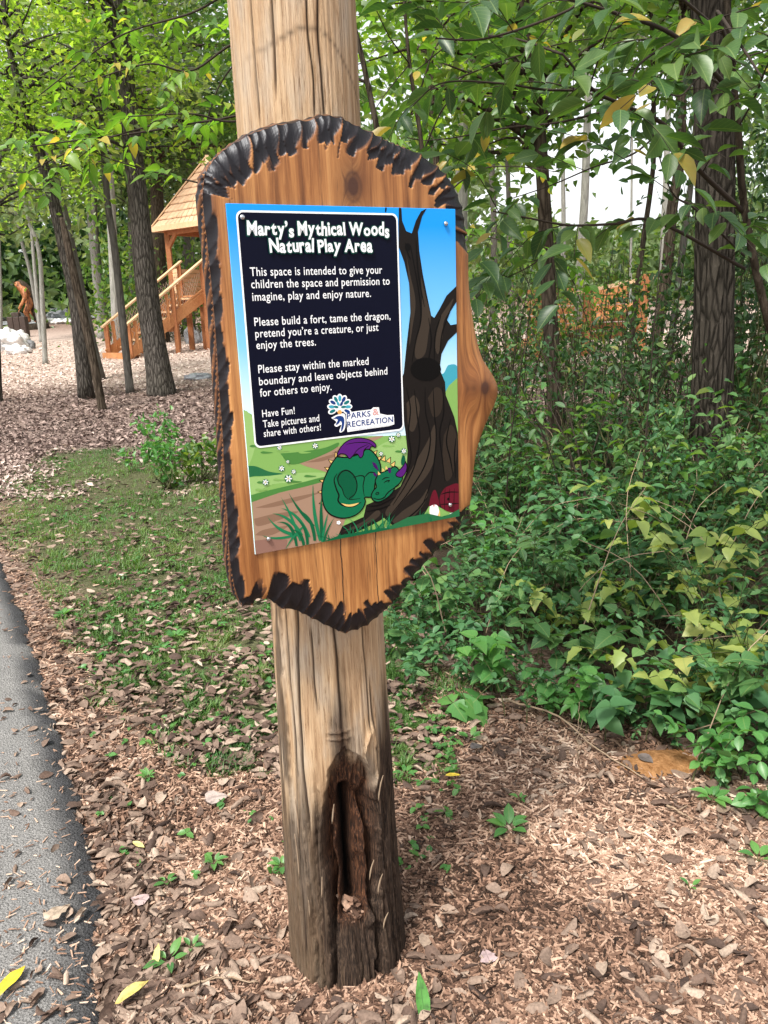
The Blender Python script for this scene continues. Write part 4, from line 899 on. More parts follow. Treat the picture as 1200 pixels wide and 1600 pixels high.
# --- right side
R1 = trunk_pts([(1108, 800), (1112, 640), (1116, 450), (1117, 250), (1113, 100), (1108, -40), (1100, -200)], 4.9)
make_tree('tree', 'large dark furrowed tree trunk rising out of the undergrowth', 'tree', R1, [.135, .122, .113, .107, .105, .10, .095], M['bark_darkest'], [dict(c=R1[-1]+[.5, .3, 1.6], r=(2.4, 2.2, 1.2), clumps=60, per=60, L=.13, mat=LM)], sides=40, ntr=110, amp=.20, flare=1.35)
make_tree('tree', 'slim straight grey brown trunk between the plaque and the large dark tree', 'tree', trunk_pts([(872, 690), (866, 600), (858, 470), (851, 330), (842, 200), (828, 80), (815, -20), (800, -150)], 7.0), [.075, .070, .064, .058, .054, .05, .046, .04], M['bark_brown'],
          [crown_px(800, 60, 7.0, 1.5, 1.0, clumps=40, per=60, L=.11, mat=LM, tpl=T_MID)], sides=16, amp=.07)
make_tree('tree', 'pale tree behind the upper right shoulder of the plaque', 'tree', trunk_pts([(716, 500), (719, 400), (721, 280), (722, 150), (722, 0)], 15), [.13, .125, .115, .105, .09], M['bark_pale'], [crown_px(700, 60, 15, 2.6, 2.0, clumps=60, per=60, L=.15, mat=LL)], sides=12)
make_tree('tree', 'whitish slim trunk standing before the bright gap of sky', 'tree', trunk_pts([(905, 480), (908, 400), (914, 300), (918, 180), (920, 60)], 18), [.105, .10, .09, .08, .07], M['bark_pale'], [crown_px(860, 60, 18, 2.2, 1.1, clumps=24, per=50, L=.17, mat=LF)], sides=10)
for q_, (pts_, Y_, r_, mt_, lab) in enumerate([([(1020, 560), (1040, 440), (1050, 330), (1062, 250), (1066, 130), (1068, -20)], 10, .075, 'bark_brown', 'leaning brown tree just left of the large dark trunk'), ([(985, 540), (1002, 400), (1016, 300), (1022, 230), (1020, 100), (1016, -30)], 11, .04, 'bark_dark', 'thin dark bent stem in front of the bright sky gap'),
        ([(1050, 520), (1066, 390), (1078, 300), (1086, 210), (1090, 60)], 12.5, .055, 'bark_grey', 'grey leaning stem partly behind the large dark trunk'), ([(875, 500), (880, 400), (880, 290), (878, 150), (876, 20)], 22, .07, 'bark_pale', 'far thin pale stem left of the whitish slim trunk'),
        ([(1035, 480), (1036, 400), (1040, 300), (1044, 160), (1046, 30)], 24, .11, 'bark_pale', 'far pale trunk at the right side of the bright sky gap'), ([(800, 500), (797, 400), (795, 320), (790, 150)], 24, .09, 'bark_grey', 'far grey trunk right of the plaque, left of the slim straight one'),
        ([(985, 470), (986, 380), (987, 280), (988, 150), (988, 40)], 30, .05, 'bark_pale', 'hair thin pale stem in the middle of the bright sky gap'), ([(770, 470), (772, 380), (768, 250), (762, 90)], 28, .12, 'bark_grey', 'far shaded trunk close beside the plaque rim'),
        ([(690, 440), (682, 300), (672, 130), (668, 0)], 12, .08, 'bark_brown', 'brown trunk crossing behind the top right of the plaque')]):
    make_tree('tree', lab, 'tree', trunk_pts(pts_, Y_), np.linspace(r_, r_*.65, len(pts_)), M[mt_], [crown_px(pts_[-1][0]+(-40 if 870 < pts_[-1][0] < 1030 else 0), pts_[-1][1]-60, Y_, 1.2+Y_*.06, .9+Y_*.04, clumps=int(24+Y_), per=54, L=.07+.0065*Y_, mat=(LM, LF, LM, LL, LF, LM, LF, LD, LL)[q_])], sides=10)
# --- shrubs of the middle distance
def shrub(label, x, y, Y, rx, rz, mat, n, L, group=None, bark='stem', lift=.5):
    c_ = at(x, y, Y); base = np.array([c_[0], c_[1], float(gz(c_[0], c_[1]))]); root = empty('shrub', base, label, 'shrub', group)
    lb = MB(); sb = MB(); k_ = max(8, n//26); top = max(c_[2]+rz-base[2], .3)
    tips = np.c_[rng.normal(size=(k_, 2))*rx*.55, rng.uniform(.25, 1, k_)*top]+base
    for p in tips:
        tube(sb, [base+[rng.normal()*rx*.22, rng.normal()*rx*.15, -.02], (base+p)/2+rng.normal(size=3)*.08, p], [.006+.002*Y/6, .005, .002], 5, 7)
    pos = np.repeat(tips, 26, 0); pos = pos+rng.normal(size=pos.shape)*np.array([rx*.26, rx*.26, top*.13]); pos[:, 2] = np.maximum(pos[:, 2], base[2]+.03)
    N = len(pos); d_ = rdir(N, -.1); nn = rdir(N, 1.3); Ls = rng.uniform(.6, 1.3, N)*L
    leaves(lb, T_MID if Y < 11 else T_FAR, pos, d_, nn, Ls, Ls*.6, rng.random(N))
    sb.build('stem', M[bark], root, loc=base); lb.build('foliage', mat, root, loc=base, smooth=False); return root
for q_, (x, y, Y, rx, rz, mt_, n, L, lab) in enumerate([
    (780, 400, 10.5, .75, .45, 'leaf_mid', 900, .075, 'mid green shrub right of the plaque beside the slim straight trunk'), (905, 430, 12, 1.0, .35, 'leaf_mid', 900, .08, 'leafy green shrub under the bright sky gap'),
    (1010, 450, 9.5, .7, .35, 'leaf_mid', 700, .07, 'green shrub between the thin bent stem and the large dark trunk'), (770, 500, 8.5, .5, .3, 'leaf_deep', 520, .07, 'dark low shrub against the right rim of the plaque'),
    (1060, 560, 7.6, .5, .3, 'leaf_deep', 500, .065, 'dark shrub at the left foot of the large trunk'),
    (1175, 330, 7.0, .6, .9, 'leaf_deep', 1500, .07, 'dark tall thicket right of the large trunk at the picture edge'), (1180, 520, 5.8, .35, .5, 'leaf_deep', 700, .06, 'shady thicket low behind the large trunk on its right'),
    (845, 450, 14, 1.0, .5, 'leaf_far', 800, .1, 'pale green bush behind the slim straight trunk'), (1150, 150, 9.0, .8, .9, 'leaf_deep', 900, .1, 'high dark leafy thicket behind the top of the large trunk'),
    
    (192, 435, 27, 1.3, 1.0, 'leaf_mid', 600, .2, 'mid green bush behind the slender grey tree'), (275, 440, 30, 2.6, 1.2, 'leaf_mid', 900, .24, 'green bush seen through the play tower posts'),
    (225, 420, 28, 2.2, 1.4, 'leaf_mid', 900, .22, 'green bush behind the stout tree and the stair rail'), (312, 694, 6.9, .24, .06, 'leaf_mid', 240, .075, 'weedy broad leaved clump close against the left rim of the plaque'),
    (765, 585, 6.2, .40, .34, 'leaf_under', 520, .055, 'blue green bush rising right beside the plaque knot'), (905, 600, 6.0, .42, .30, 'leaf_deep', 520, .055, 'dark bush between the slim trunk and the large trunk'), (985, 600, 5.6, .42, .36, 'leaf_under3', 520, .06, 'narrow leaved bush left of the large trunk foot'),
    (1050, 690, 4.9, .30, .26, 'leaf_under', 420, .05, 'blue green bush hiding the large trunk foot on its left'), (1150, 700, 4.5, .34, .34, 'leaf_under2', 360, .065, 'broad leaved bush hiding the large trunk foot on its right'), (805, 450, 8.0, .4, .30, 'leaf_mid', 420, .065, 'light leafy shrub in front of the bright clearing beside the slim trunk'),
    (1020, 500, 7.6, .4, .40, 'leaf_under3', 420, .065, 'tall leafy shrub between the orange structure and the large trunk'), (1120, 760, 4.3, .3, .22, 'leaf_under', 360, .05, 'low bush directly before the large trunk'),
    (240, 668, 7.6, .22, .10, 'leaf_fresh', 160, .065, 'small bright weed clump at the far edge of the grass'), (255, 705, 6.7, .18, .05, 'leaf_fresh', 120, .06, 'low grassy weed tuft in front of the broad leaved clump')]):
    shrub(lab, x, y, Y, rx, rz, M[mt_], n, L)
# --- far wood closing the view
lb = MB(); N = 52000
az = rng.uniform(rad(-52), rad(52), N); dist_ = rng.uniform(46, 78, N); px_ = 600+1213*np.tan(az)
topz = np.interp(px_, [-900, 0, 330, 560, 640, 720, 800, 850, 890, 1020, 1080, 1130, 1300, 2200], [18, 16, 14, 13, 13, 13, 10, 6, 4.2, 4.0, 5.5, 11, 15, 18])
X_, Y_ = np.sin(az)*dist_, np.cos(az)*dist_; g0 = gz(X_, Y_)
hh = rng.random(N)**1.15*topz*(.72+.5*vn(X_*.16+9, Y_*.16, 140)); keep = (fbm(X_*.22, hh*.3, 150, 3) > .36) | (hh < 4)
hh, X_, Y_, g0 = hh[keep], X_[keep], Y_[keep], g0[keep]; N = len(hh)
pos = np.c_[X_, Y_, g0+hh]; L = rng.uniform(.4, .95, N)
leaves(lb, T_FAR, pos, rdir(N, -.2), rdir(N, .8), L, L*.7, np.clip(vn(X_*.3, hh*.4, 160)*.75+rng.random(N)*.3, 0, 1))
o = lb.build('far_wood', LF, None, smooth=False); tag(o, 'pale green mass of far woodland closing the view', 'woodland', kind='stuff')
lb = MB(); N = 24000
X_ = rng.uniform(-44, -4, N); Y_ = 49+rng.normal(size=N)*2.5+np.maximum(0, (X_+20))*.7; hh = rng.random(N)*8.5*(.6+.6*vn(X_*.3, 2, 170))
L = rng.uniform(.3, .6, N); leaves(lb, T_FAR, np.c_[X_, Y_+2.5, gz(X_, Y_)+hh], rdir(N, -.2), rdir(N, .8), L, L*.7, rng.random(N))
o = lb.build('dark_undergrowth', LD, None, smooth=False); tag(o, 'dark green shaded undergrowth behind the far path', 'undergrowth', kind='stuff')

# ------------------------------------------------------------------ near leafy branches
def leafy_branches(root, base, branches, mat, bark, L, n_per_m, r0=.006, tpl=T_NEAR, droop=.35, sp=.16, wr=.5, up=1.0):
    lb = MB(); bb = MB()
    for P, rr in branches:
        Q = smooth_path(P, 30); ln_ = np.linalg.norm(np.diff(Q, axis=0), axis=1).sum()
        tube(bb, Q, np.linspace(rr, rr*.35, 30), 6, amp=.05)
        nt_ = max(3, int(ln_*5)); 
        for k_ in range(nt_):
            u = (k_+rng.random())/nt_; i0 = int(u*29); s0 = Q[i0]; T_ = nrm(Q[min(i0+1, 29)]-Q[max(i0-1, 0)])
            sd_ = nrm(np.cross(T_, [0, 0, 1.]))*(1 if k_ % 2 else -1); tl = rng.uniform(.5, 1.3)*sp
            e = s0+(T_*.55+sd_*.8+np.array([0, 0, rng.normal()*.35]))*tl*1.6
            tw = smooth_path([s0, (s0+e)/2+[0, 0, .02], e-[0, 0, .03]], 8); tube(bb, tw, np.linspace(max(.0012, rr*.3), .0009, 8), 4)
            m_ = max(2, int(n_per_m*np.linalg.norm(e-s0)))
            uu = np.linspace(.15, 1, m_); pp = np.array([tw[int(a_*7)] for a_ in uu]); tt = nrm(tw[-1]-tw[0])
            s2 = nrm(np.cross(tt, [0, 0, 1.]))*np.where(np.arange(m_) % 2, 1, -1)[:, None]
            d_ = tt*.7+s2*.8+rng.normal(size=(m_, 3))*.25; d_[:, 2] -= droop*rng.uniform(.4, 1.8, m_)
            nn = rng.normal(size=(m_, 3))*.4+np.array([0, 0, up]); Ls = rng.uniform(.6, 1.15, m_)*L
            leaves(lb, tpl, pp+d_*.006, d_, nn, Ls, Ls*wr, rng.random(m_))
    bb.build('branches', bark, root, loc=base); lb.build('leaves', mat, root, loc=base)
def A(*p): return np.array([at(x, y, Y) for x, y, Y in p])
# sapling right behind the post: boughs reach over the left half
P = A((640, 760, 4.4), (618, 480, 4.4), (598, 260, 4.3), (570, 110, 4.3), (545, 0, 4.3), (530, -130, 4.3)); P[0, 2] = float(gz(P[0, 0], P[0, 1]))-.03
root, _ = make_tree('sapling', 'slim dark stemmed sapling behind the post, its leafy boughs spreading over the left side', 'tree', P, [.024, .02, .016, .013, .011, .008], M['bark_dark'], sides=10, amp=.05)
leafy_branches(root, root.location, [(A((598, 262, 4.3), (470, 180, 4.3), (360, 190, 4.2), (300, 178, 4.1), (200, 182, 4.0)), .008), (A((590, 240, 4.3), (450, 175, 4.4), (333, 188, 4.4), (213, 208, 4.3), (100, 222, 4.2), (0, 236, 4.1)), .008),
    (A((604, 300, 4.3), (400, 300, 4.5), (290, 281, 4.5), (187, 253, 4.4), (130, 230, 4.3)), .007), (A((575, 130, 4.3), (400, 60, 4.5), (300, 110, 4.5), (230, 100, 4.4), (130, 130, 4.4)), .008), (A((560, 60, 4.3), (420, -30, 4.4), (300, 20, 4.6), (180, 60, 4.7), (60, 150, 4.8)), .008),
    (A((400, 60, 4.5), (345, 130, 4.5), (320, 200, 4.5), (310, 250, 4.5)), .005), (A((150, 215, 4.2), (80, 250, 4.2), (30, 270, 4.2), (-30, 250, 4.2)), .005), (A((240, 195, 4.2), (160, 220, 4.1), (110, 255, 4.1), (60, 265, 4.0)), .004)], M['leaf_left'], M['twig'], .080, 36, sp=.17, wr=.56, tpl=T_HEART)
# large leaved sapling on the right, close to the viewer
P = A((1330, 960, 3.0), (1262, 700, 2.95), (1200, 500, 2.9), (1164, 330, 2.85), (1153, 200, 2.8), (1140, 60, 2.75), (1125, -150, 2.7)); P[0, 2] = float(gz(P[0, 0], P[0, 1]))-.03
root, _ = make_tree('sapling', 'large leaved understory sapling at the right with boughs across the upper right corner', 'tree', P, [.019, .017, .015, .013, .012, .010, .008], M['bark_dark'], sides=10, amp=.06)
leafy_branches(root, root.location, [(A((1160, 330, 2.85), (1088, 261, 2.7), (1040, 197, 2.6), (976, 165, 2.5), (928, 141, 2.4), (880, 85, 2.3)), .009), (A((1164, 420, 2.85), (1029, 347, 2.6), (960, 350, 2.5), (890, 352, 2.45), (827, 341, 2.4), (770, 330, 2.4)), .006),
    (A((1040, 197, 2.6), (990, 240, 2.6), (928, 261, 2.55), (860, 290, 2.5), (800, 310, 2.5)), .004), (A((1150, 150, 2.8), (1060, 60, 2.5), (960, 20, 2.35), (860, -10, 2.3)), .008), (A((1148, 100, 2.8), (1120, 20, 2.4), (1150, 60, 2.0), (1190, 120, 1.85)), .006),
    (A((928, 141, 2.4), (850, 140, 2.35), (780, 130, 2.35), (690, 130, 2.3), (640, 170, 2.3)), .004), (A((976, 165, 2.5), (880, 190, 2.5), (790, 200, 2.5), (710, 215, 2.5), (660, 220, 2.5)), .004), (A((880, 85, 2.3), (800, 60, 2.4), (720, 60, 2.5), (650, 110, 2.5)), .004),
    (A((1060, 60, 2.5), (1000, 100, 2.3), (980, 150, 2.2), (960, 190, 2.15)), .004), (A((1163, 400, 2.85), (1090, 330, 2.4), (1050, 300, 2.2), (1020, 210, 2.0)), .004), (A((890, 352, 2.45), (850, 400, 2.4), (800, 430, 2.4), (760, 440, 2.4)), .003), (A((1150, 150, 2.8), (1100, 120, 2.4), (1060, 150, 2.2), (1010, 120, 2.0)), .004), (A((1140, 60, 2.75), (1000, -40, 2.3), (880, 20, 2.1), (760, 60, 2.1), (680, 60, 2.1)), .005), (A((1153, 200, 2.8), (1180, 150, 2.4), (1200, 100, 2.2), (1230, 60, 2.0)), .004)], M['leaf_near'], M['twig'], .088, 34, sp=.20, wr=.50, droop=.22, up=1.0)
P = A((690, 720, 5.5), (672, 420, 5.5), (660, 240, 5.5), (640, 100, 5.5), (628, -40, 5.5)); P[0, 2] = float(gz(P[0, 0], P[0, 1]))-.03
root, _ = make_tree('sapling', 'small sapling hidden behind the plaque, leaves showing between post and slim trunk', 'tree', P, [.022, .018, .015, .012, .008], M['bark_dark'], sides=8)
leafy_branches(root, root.location, [(A((660, 240, 5.5), (700, 160, 5.3), (760, 150, 5.2), (820, 170, 5.0)), .006), (A((650, 160, 5.5), (690, 60, 5.5), (760, 40, 5.5), (840, 60, 5.4)), .006), (A((640, 100, 5.5), (610, 60, 5.3), (590, 20, 5.2), (570, -20, 5.2)), .005), (A((668, 330, 5.5), (740, 270, 5.3), (800, 260, 5.2), (880, 270, 5.0)), .006), (A((640, 100, 5.5), (600, 150, 5.2), (580, 190, 5.1), (590, 230, 5.0)), .004),
    (A((650, 150, 5.5), (800, 90, 5.7), (930, 60, 5.6), (1060, 70, 5.5)), .006), (A((668, 360, 5.5), (760, 370, 5.4), (830, 390, 5.3), (900, 420, 5.2)), .005)], M['leaf_left'], M['twig'], .09, 26, sp=.22, wr=.55)

# ------------------------------------------------------------------ undergrowth on the right
def stems_leaves(base, H, lean, nl, L, lb, sb, tpl, t0=.15, wr=.55, rr=.0022, up=1.2, tw=None, rmul=1., radd=0.):
    """erect arching stems with opposite leaves"""
    N = len(base); az = rng.uniform(0, 2*math.pi, N); ld = np.c_[np.cos(az), np.sin(az)]
    if tw is not None: ld = nrm(ld+tw)
    for s_ in range(N):
        t_ = np.linspace(0, 1, 7)[:, None]; p = base[s_]+np.c_[ld[s_]*lean[s_]*t_**1.8, H[s_]*(t_-.18*t_**3)+.0*t_]
        tube(sb, p, np.linspace(rr, rr*.4, 7), 3, cap=False)
    k = nl; t_ = np.tile(np.linspace(t0, 1, k), (N, 1))+rng.normal(size=(N, k))*.03; t_ = np.clip(t_, .05, 1)
    for sgn in (1, -1):
        pos = base[:, None]+np.concatenate([ld[:, None]*(lean[:, None]*t_**1.8)[..., None], (H[:, None]*(t_-.18*t_**3))[..., None]], -1)
        rot = az[:, None]+np.arange(k)[None]*1.57+rng.normal(size=(N, k))*.4
        d_ = np.stack([np.cos(rot)*sgn, np.sin(rot)*sgn, rng.normal(size=(N, k))*.25-.1], -1)
        nn = rng.normal(size=(N, k, 3))*.35; nn[..., 2] += up
        sh = (1.1-.55*np.abs(t_-.55)); Ls = L[:, None]*sh*rng.uniform(.7, 1.2, (N, k))
        rv = np.clip(np.repeat(rng.random(N)[:, None], k, 1)*.5+rng.random((N, k))*.5*rmul+radd, 0, 1)
        leaves(lb, tpl, pos.reshape(-1, 3), d_.reshape(-1, 3), nn.reshape(-1, 3), Ls.ravel(), Ls.ravel()*wr, rv.ravel())
C_ = np.c_[rng.uniform(-.6, 5.2, 26000), rng.uniform(1.7, 9.2, 26000)]
bk_ = bank(C_[:, 0], C_[:, 1]); okk = (bk_ > 0.0) & (np.abs(C_[:, 0]) < .66*C_[:, 1]+.45)
C_ = C_[okk]; bk_ = bk_[okk]
dens = .45/(1+((C_[:, 1]-2)/2.8)**2)*(1-.9*sm(6.0, 8.0, C_[:, 1])); ok2 = rng.random(len(C_)) < dens*np.clip(.40+.9*sm(0, .5, bk_), 0, 1)*(.12+1.5*vn(C_[:, 0]*2.6, C_[:, 1]*2.6, 181)**1.3); C_, bk_ = C_[ok2], bk_[ok2]
H = (.10+.44*sm(0, .9, bk_)+.32*sm(1.5, 4, bk_))*rng.uniform(.4, 1.2, len(C_))*(.25+1.6*vn(C_[:, 0]*2.9+4, C_[:, 1]*2.9, 183)); base = np.c_[C_, gz(C_[:, 0], C_[:, 1])]
kind = fbm(C_[:, 0]*1.6+2, C_[:, 1]*1.6, 187, 3)+rng.normal(size=len(C_))*.10
sb = MB(); far_ = 1+.06*(C_[:, 1]-2.5)
for k_, (lo_, hi_, tp_, l0, l1, nl_, wr_, mt_, lab) in enumerate([(-9, .42, T_MID, .024, .052, 7, .55, 'leaf_under', 'dense blue green undergrowth of small oval leaves'), (.42, .475, T_HEART, .045, .09, 4, .8, 'leaf_under2', 'broad heart shaped leaves growing through the undergrowth'),
                                                   (.475, 9, T_NEAR, .04, .08, 5, .42, 'leaf_under3', 'narrow mid green leaves growing through the undergrowth')]):
    q_ = (kind >= lo_) & (kind < hi_); lb = MB(); n_ = q_.sum()
    stems_leaves(base[q_], H[q_]*(1.0 if k_ == 0 else 1.12), H[q_]*rng.uniform(.1, .7, n_), nl_, rng.uniform(l0, l1, n_)*far_[q_], lb, sb, tp_, tw=np.array([-.25, -.5]), wr=wr_, up=.75 if k_ != 2 else .6)
    o = lb.build('undergrowth', M[mt_], None); tag(o, lab, 'undergrowth', kind='stuff')
# bare thin stems of the thicket farther in
b2 = MB()
for q_ in range(210):
    x, y = rng.uniform(.2, 5.5), rng.uniform(4.6, 9.5)
    if bank(x, y) < .5 or x > .66*y+.3: continue
    z0 = float(gz(x, y)); h_ = rng.uniform(.6, 2.0); ln_ = rng.normal(size=2)*.3
    P = np.array([[x, y, z0-.02], [x+ln_[0]*.3, y+ln_[1]*.3, z0+h_*.5], [x+ln_[0], y+ln_[1], z0+h_]]); Q = smooth_path(P, 9); tube(b2, Q, np.linspace(rng.uniform(.004, .009), .002, 9), 5, cap=False)
    for r_ in range(3):
        i0 = rng.integers(3, 8); e = Q[i0]+np.r_[rng.normal(size=2)*.16, rng.uniform(.05, .3)]; tube(b2, [Q[i0], e], [.0028, .001], 4, cap=False)
o = b2.build('thicket_stems', M['twig']); tag(o, 'dark bare thin stems standing in the thicket', 'stems', kind='stuff')
# tangled low runners in front
o = lb.build('undergrowth', M['leaf_under'], None); tag(o, 'dense blue green undergrowth of small oval leaves', 'undergrowth', kind='stuff')
b2 = MB()
for q_ in range(230):
    x, y = rng.uniform(-.2, 4), rng.uniform(2.0, 7.5)
    if bank(x, y) < .02 or abs(x) > .66*y+.4: continue
    z0 = float(gz(x, y)); an = rng.uniform(0, 6.28); l_ = rng.uniform(.2, .75); dz = rng.uniform(.05, .6)
    p0 = np.array([x, y, z0+rng.uniform(0, .2)]); p2 = p0+[math.cos(an)*l_, math.sin(an)*l_, dz]
    tube(b2, smooth_path([p0, (p0+p2)/2+[rng.normal()*.05, rng.normal()*.05, .1], p2], 8), np.linspace(.0028, .0012, 8), 4, cap=False)
o = b2.build('dry_stalks', M['dry_stem']); tag(o, 'pale dry stalks tangled in the undergrowth', 'stalks', kind='stuff')
o = sb.build('undergrowth_stems', M['stem']); tag(o, 'thin green brown stems of the undergrowth', 'undergrowth', kind='stuff')

# ------------------------------------------------------------------ undergrowth plants that stand out
def plant(label, px, D, H, spread, n, L, mat, tpl, nl=4, name='plant', cat='plant', group=None, tw=(-.2, -.6), wr=.6, up=1.3, rr=.003, lean=.5):
    c_ = at(px[0], px[1], D); base = np.array([c_[0], c_[1], float(gz(c_[0], c_[1]))]); root = empty(name, base, label, cat, group)
    lb, sb = MB(), MB(); bs = base+np.c_[rng.normal(size=(n, 2))*spread*.35, np.zeros(n)-.01]
    stems_leaves(bs, H*rng.uniform(.7, 1.1, n), H*lean*rng.uniform(.4, 1.3, n), nl, np.full(n, L)*rng.uniform(.8, 1.15, n), lb, sb, tpl, t0=.35, wr=wr, rr=rr, up=up, tw=np.array(tw))
    sb.build('stem', M['stem'], root, loc=base); lb.build('foliage', mat, root, loc=base); return root
YG, FR, UN = M['leaf_yellowish'], M['leaf_fresh'], M['leaf_under']
plant('bright green young shrub at the mulch edge below the yellowing plants', (1105, 1235), 2.3, .34, .14, 7, .062, FR, T_NEAR, 5, wr=.58)
plant('bright green leaf tuft on bare orange soil at the far right', (1180, 1290), 2.1, .16, .08, 5, .05, FR, T_NEAR, 3)
plant('pale broad lobed leaves by the mulch just right of the post', (720, 1085), 2.75, .20, .07, 3, .125, FR, T_LOBE, 1, wr=.95, lean=.9)
plant('fresh heart leaved plant standing up behind the pale lobed leaves', (780, 1010), 2.95, .36, .10, 6, .085, FR, T_HEART, 4, wr=.85)
plant('yellowing broad leaved plant lowest on the right, over the dark gap', (985, 1010), 2.75, .52, .15, 5, .085, YG, T_LOBE, 3, wr=.75, lean=.7)
plant('yellowing broad leaved plant at the right picture edge below the trunk', (1165, 900), 2.75, .66, .18, 9, .085, YG, T_LOBE, 4, wr=.75, lean=.6)
plant('tall pale yellow green plant in front of the large trunk foot', (1120, 800), 3.3, .95, .24, 10, .09, YG, T_HEART, 4, wr=.75, lean=.55)
plant('yellowing plant left of the large trunk foot', (1010, 850), 3.6, .6, .2, 7, .09, YG, T_LOBE, 3, wr=.7, lean=.6)
plant('yellow green plant halfway between the plaque and the large trunk', (880, 930), 3.4, .42, .15, 5, .10, YG, T_LOBE, 3, wr=.7, lean=.6)
plant('glossy fresh green shoots close against the right rim of the plaque', (770, 760), 4.2, .62, .16, 9, .075, FR, T_NEAR, 5)
plant('blue green leafy clump right of the post under the plaque corner', (668, 1000), 3.15, .36, .2, 10, .05, UN, T_NEAR, 6)
plant('tall dark leafed plant right of the plaque knot', (830, 720), 4.6, .85, .2, 10, .085, UN, T_NEAR, 6)
plant('dark leafed plant in the middle of the undergrowth', (930, 780), 4.3, .7, .25, 12, .075, UN, T_NEAR, 6)
plant('dark broad leaved plant beneath the yellowing plants', (1060, 1060), 2.6, .36, .2, 9, .075, UN, T_HEART, 4, wr=.8)
plant('heart leaved creeper at the undergrowth foot near the bare soil', (960, 1130), 2.65, .26, .2, 8, .06, UN, T_HEART, 4, wr=.85)
plant('small leaved bush at the mulch edge below the heart leaved plant', (830, 1110), 2.8, .26, .2, 12, .04, UN, T_NEAR, 5)
plant('fresh green shoots at the right picture edge low down', (1195, 1130), 2.35, .34, .12, 6, .07, UN, T_HEART, 4, wr=.8)

for a_ in [('tall mid green sapling plant beside the slim trunk foot', (850, 640), 5.0, 1.25, .2, 8, .085, M['leaf_mid'], T_NEAR, 7), ('tall loose leaved plant left of the large trunk, half its visible height', (960, 660), 4.5, 1.2, .22, 8, .085, M['leaf_under3'], T_NEAR, 7), ('tall fresh leaved plant close to the plaque knot', (790, 650), 5.2, 1.2, .2, 8, .08, M['leaf_under2'], T_NEAR, 6),
           ('tall plant of drooping leaves just left of the large trunk', (1035, 690), 4.3, 1.2, .18, 7, .085, M['leaf_mid'], T_NEAR, 7), ('mid green heart leaved plant in the undergrowth right of the plaque bottom', (720, 930), 3.5, .5, .18, 7, .085, M['leaf_under2'], T_HEART, 4), ('broad blue green plant below the yellow green one', (900, 1010), 3.0, .42, .16, 7, .08, M['leaf_under2'], T_HEART, 4), ('narrow leaved plant between the heart leaved plant and the yellowing ones', (860, 860), 3.7, .6, .18, 8, .09, M['leaf_under3'], T_NEAR, 5),
           ('mid green plant before the dark thicket right of the plaque edge', (775, 850), 3.8, .6, .16, 8, .08, M['leaf_under3'], T_NEAR, 5), ('fresh green plant in the middle of the lower undergrowth', (910, 1080), 2.75, .3, .14, 6, .065, FR, T_HEART, 4), ('pale green low plant next to the long pale twig', (860, 1120), 2.75, .17, .1, 5, .055, FR, T_NEAR, 3),
           ('broad leaved plant at the right picture edge above the bright green shrub', (1170, 1030), 2.5, .5, .16, 7, .085, M['leaf_under2'], T_HEART, 4), ('yellowing leaves low before the dark gap at the right', (1075, 1010), 2.7, .42, .14, 5, .085, YG, T_LOBE, 3)]:
    plant(*a_, wr=.8 if a_[8] is not T_NEAR else .45)

# ------------------------------------------------------------------ grass, litter
def sample(N, x0, x1, y0, y1, pw=2.):
    """more points near the viewer"""
    u = rng.random(N); a_ = 1-pw; y = (y0**a_+u*(y1**a_-y0**a_))**(1/a_); s_ = rng.uniform(-1, 1, N); x = np.where(s_ < 0, -s_*x0, s_*x1)*y
    return x, y
def blades(x, y, H, wd, rnd, lb):
    N = len(x); az = rng.uniform(0, 6.283, N); z = gz(x, y)
    t_ = np.array([0, .4, .75, 1.]); wdt = np.array([1, .85, .5, 0.])
    ld = np.c_[np.cos(az), np.sin(az)]; sd_ = np.c_[-np.sin(az), np.cos(az)]; bend = H*rng.uniform(.2, 1.1, N)
    cx_ = x[:, None]+ld[:, :1]*bend[:, None]*t_**2; cy_ = y[:, None]+ld[:, 1:]*bend[:, None]*t_**2; cz_ = z[:, None]-.004+H[:, None]*(t_-.3*t_**2)
    V_ = np.zeros((N, 7, 3))
    for k_ in range(3):
        for q_, sg in ((0, 1), (1, -1)):
            V_[:, k_*2+q_] = np.stack([cx_[:, k_]+sg*sd_[:, 0]*wd*wdt[k_], cy_[:, k_]+sg*sd_[:, 1]*wd*wdt[k_], cz_[:, k_]], -1)
    V_[:, 6] = np.stack([cx_[:, 3], cy_[:, 3], cz_[:, 3]], -1)
    o_ = (np.arange(N)*7)[:, None]
    lb.add(V_.reshape(-1, 3), np.concatenate([o_+[0, 1, 3, 2], o_+[2, 3, 5, 4]]), o_+[4, 5, 6], rnd=np.repeat(rnd, 7))
x, y = sample(420000, -.62, .12, 2.0, 9.2, 1.5); gw = grass_w(x, y); k_ = (gw > .12) & (rng.random(len(x)) < gw*1.7) & (.38*vn(x*4, y*4, 77)+.34*vn(x*11, y*11, 76)+.28*vn(x*27, y*27, 75) > .425+.09*sm(4, 2.6, y)); x, y = x[k_], y[k_]
x2, y2 = rng.normal(.16, .10, 900), rng.normal(2.97, .09, 900); x, y = np.r_[x, x2], np.r_[y, y2]
lb = MB(); blades(x, y, rng.uniform(.016, .058, len(x))*(.45+1.1*vn(x*7, y*7, 79)), .0019+.0003*y[:, None]*np.ones((1, 1)) if False else .0026, np.clip(vn(x*2, y*2, 78)*.6+rng.random(len(x))*.4, 0, 1), lb)
print('grass', len(x))
o = lb.build('grass', M['grass']); tag(o, 'short patchy green grass between the path and the mulch', 'grass', kind='stuff')
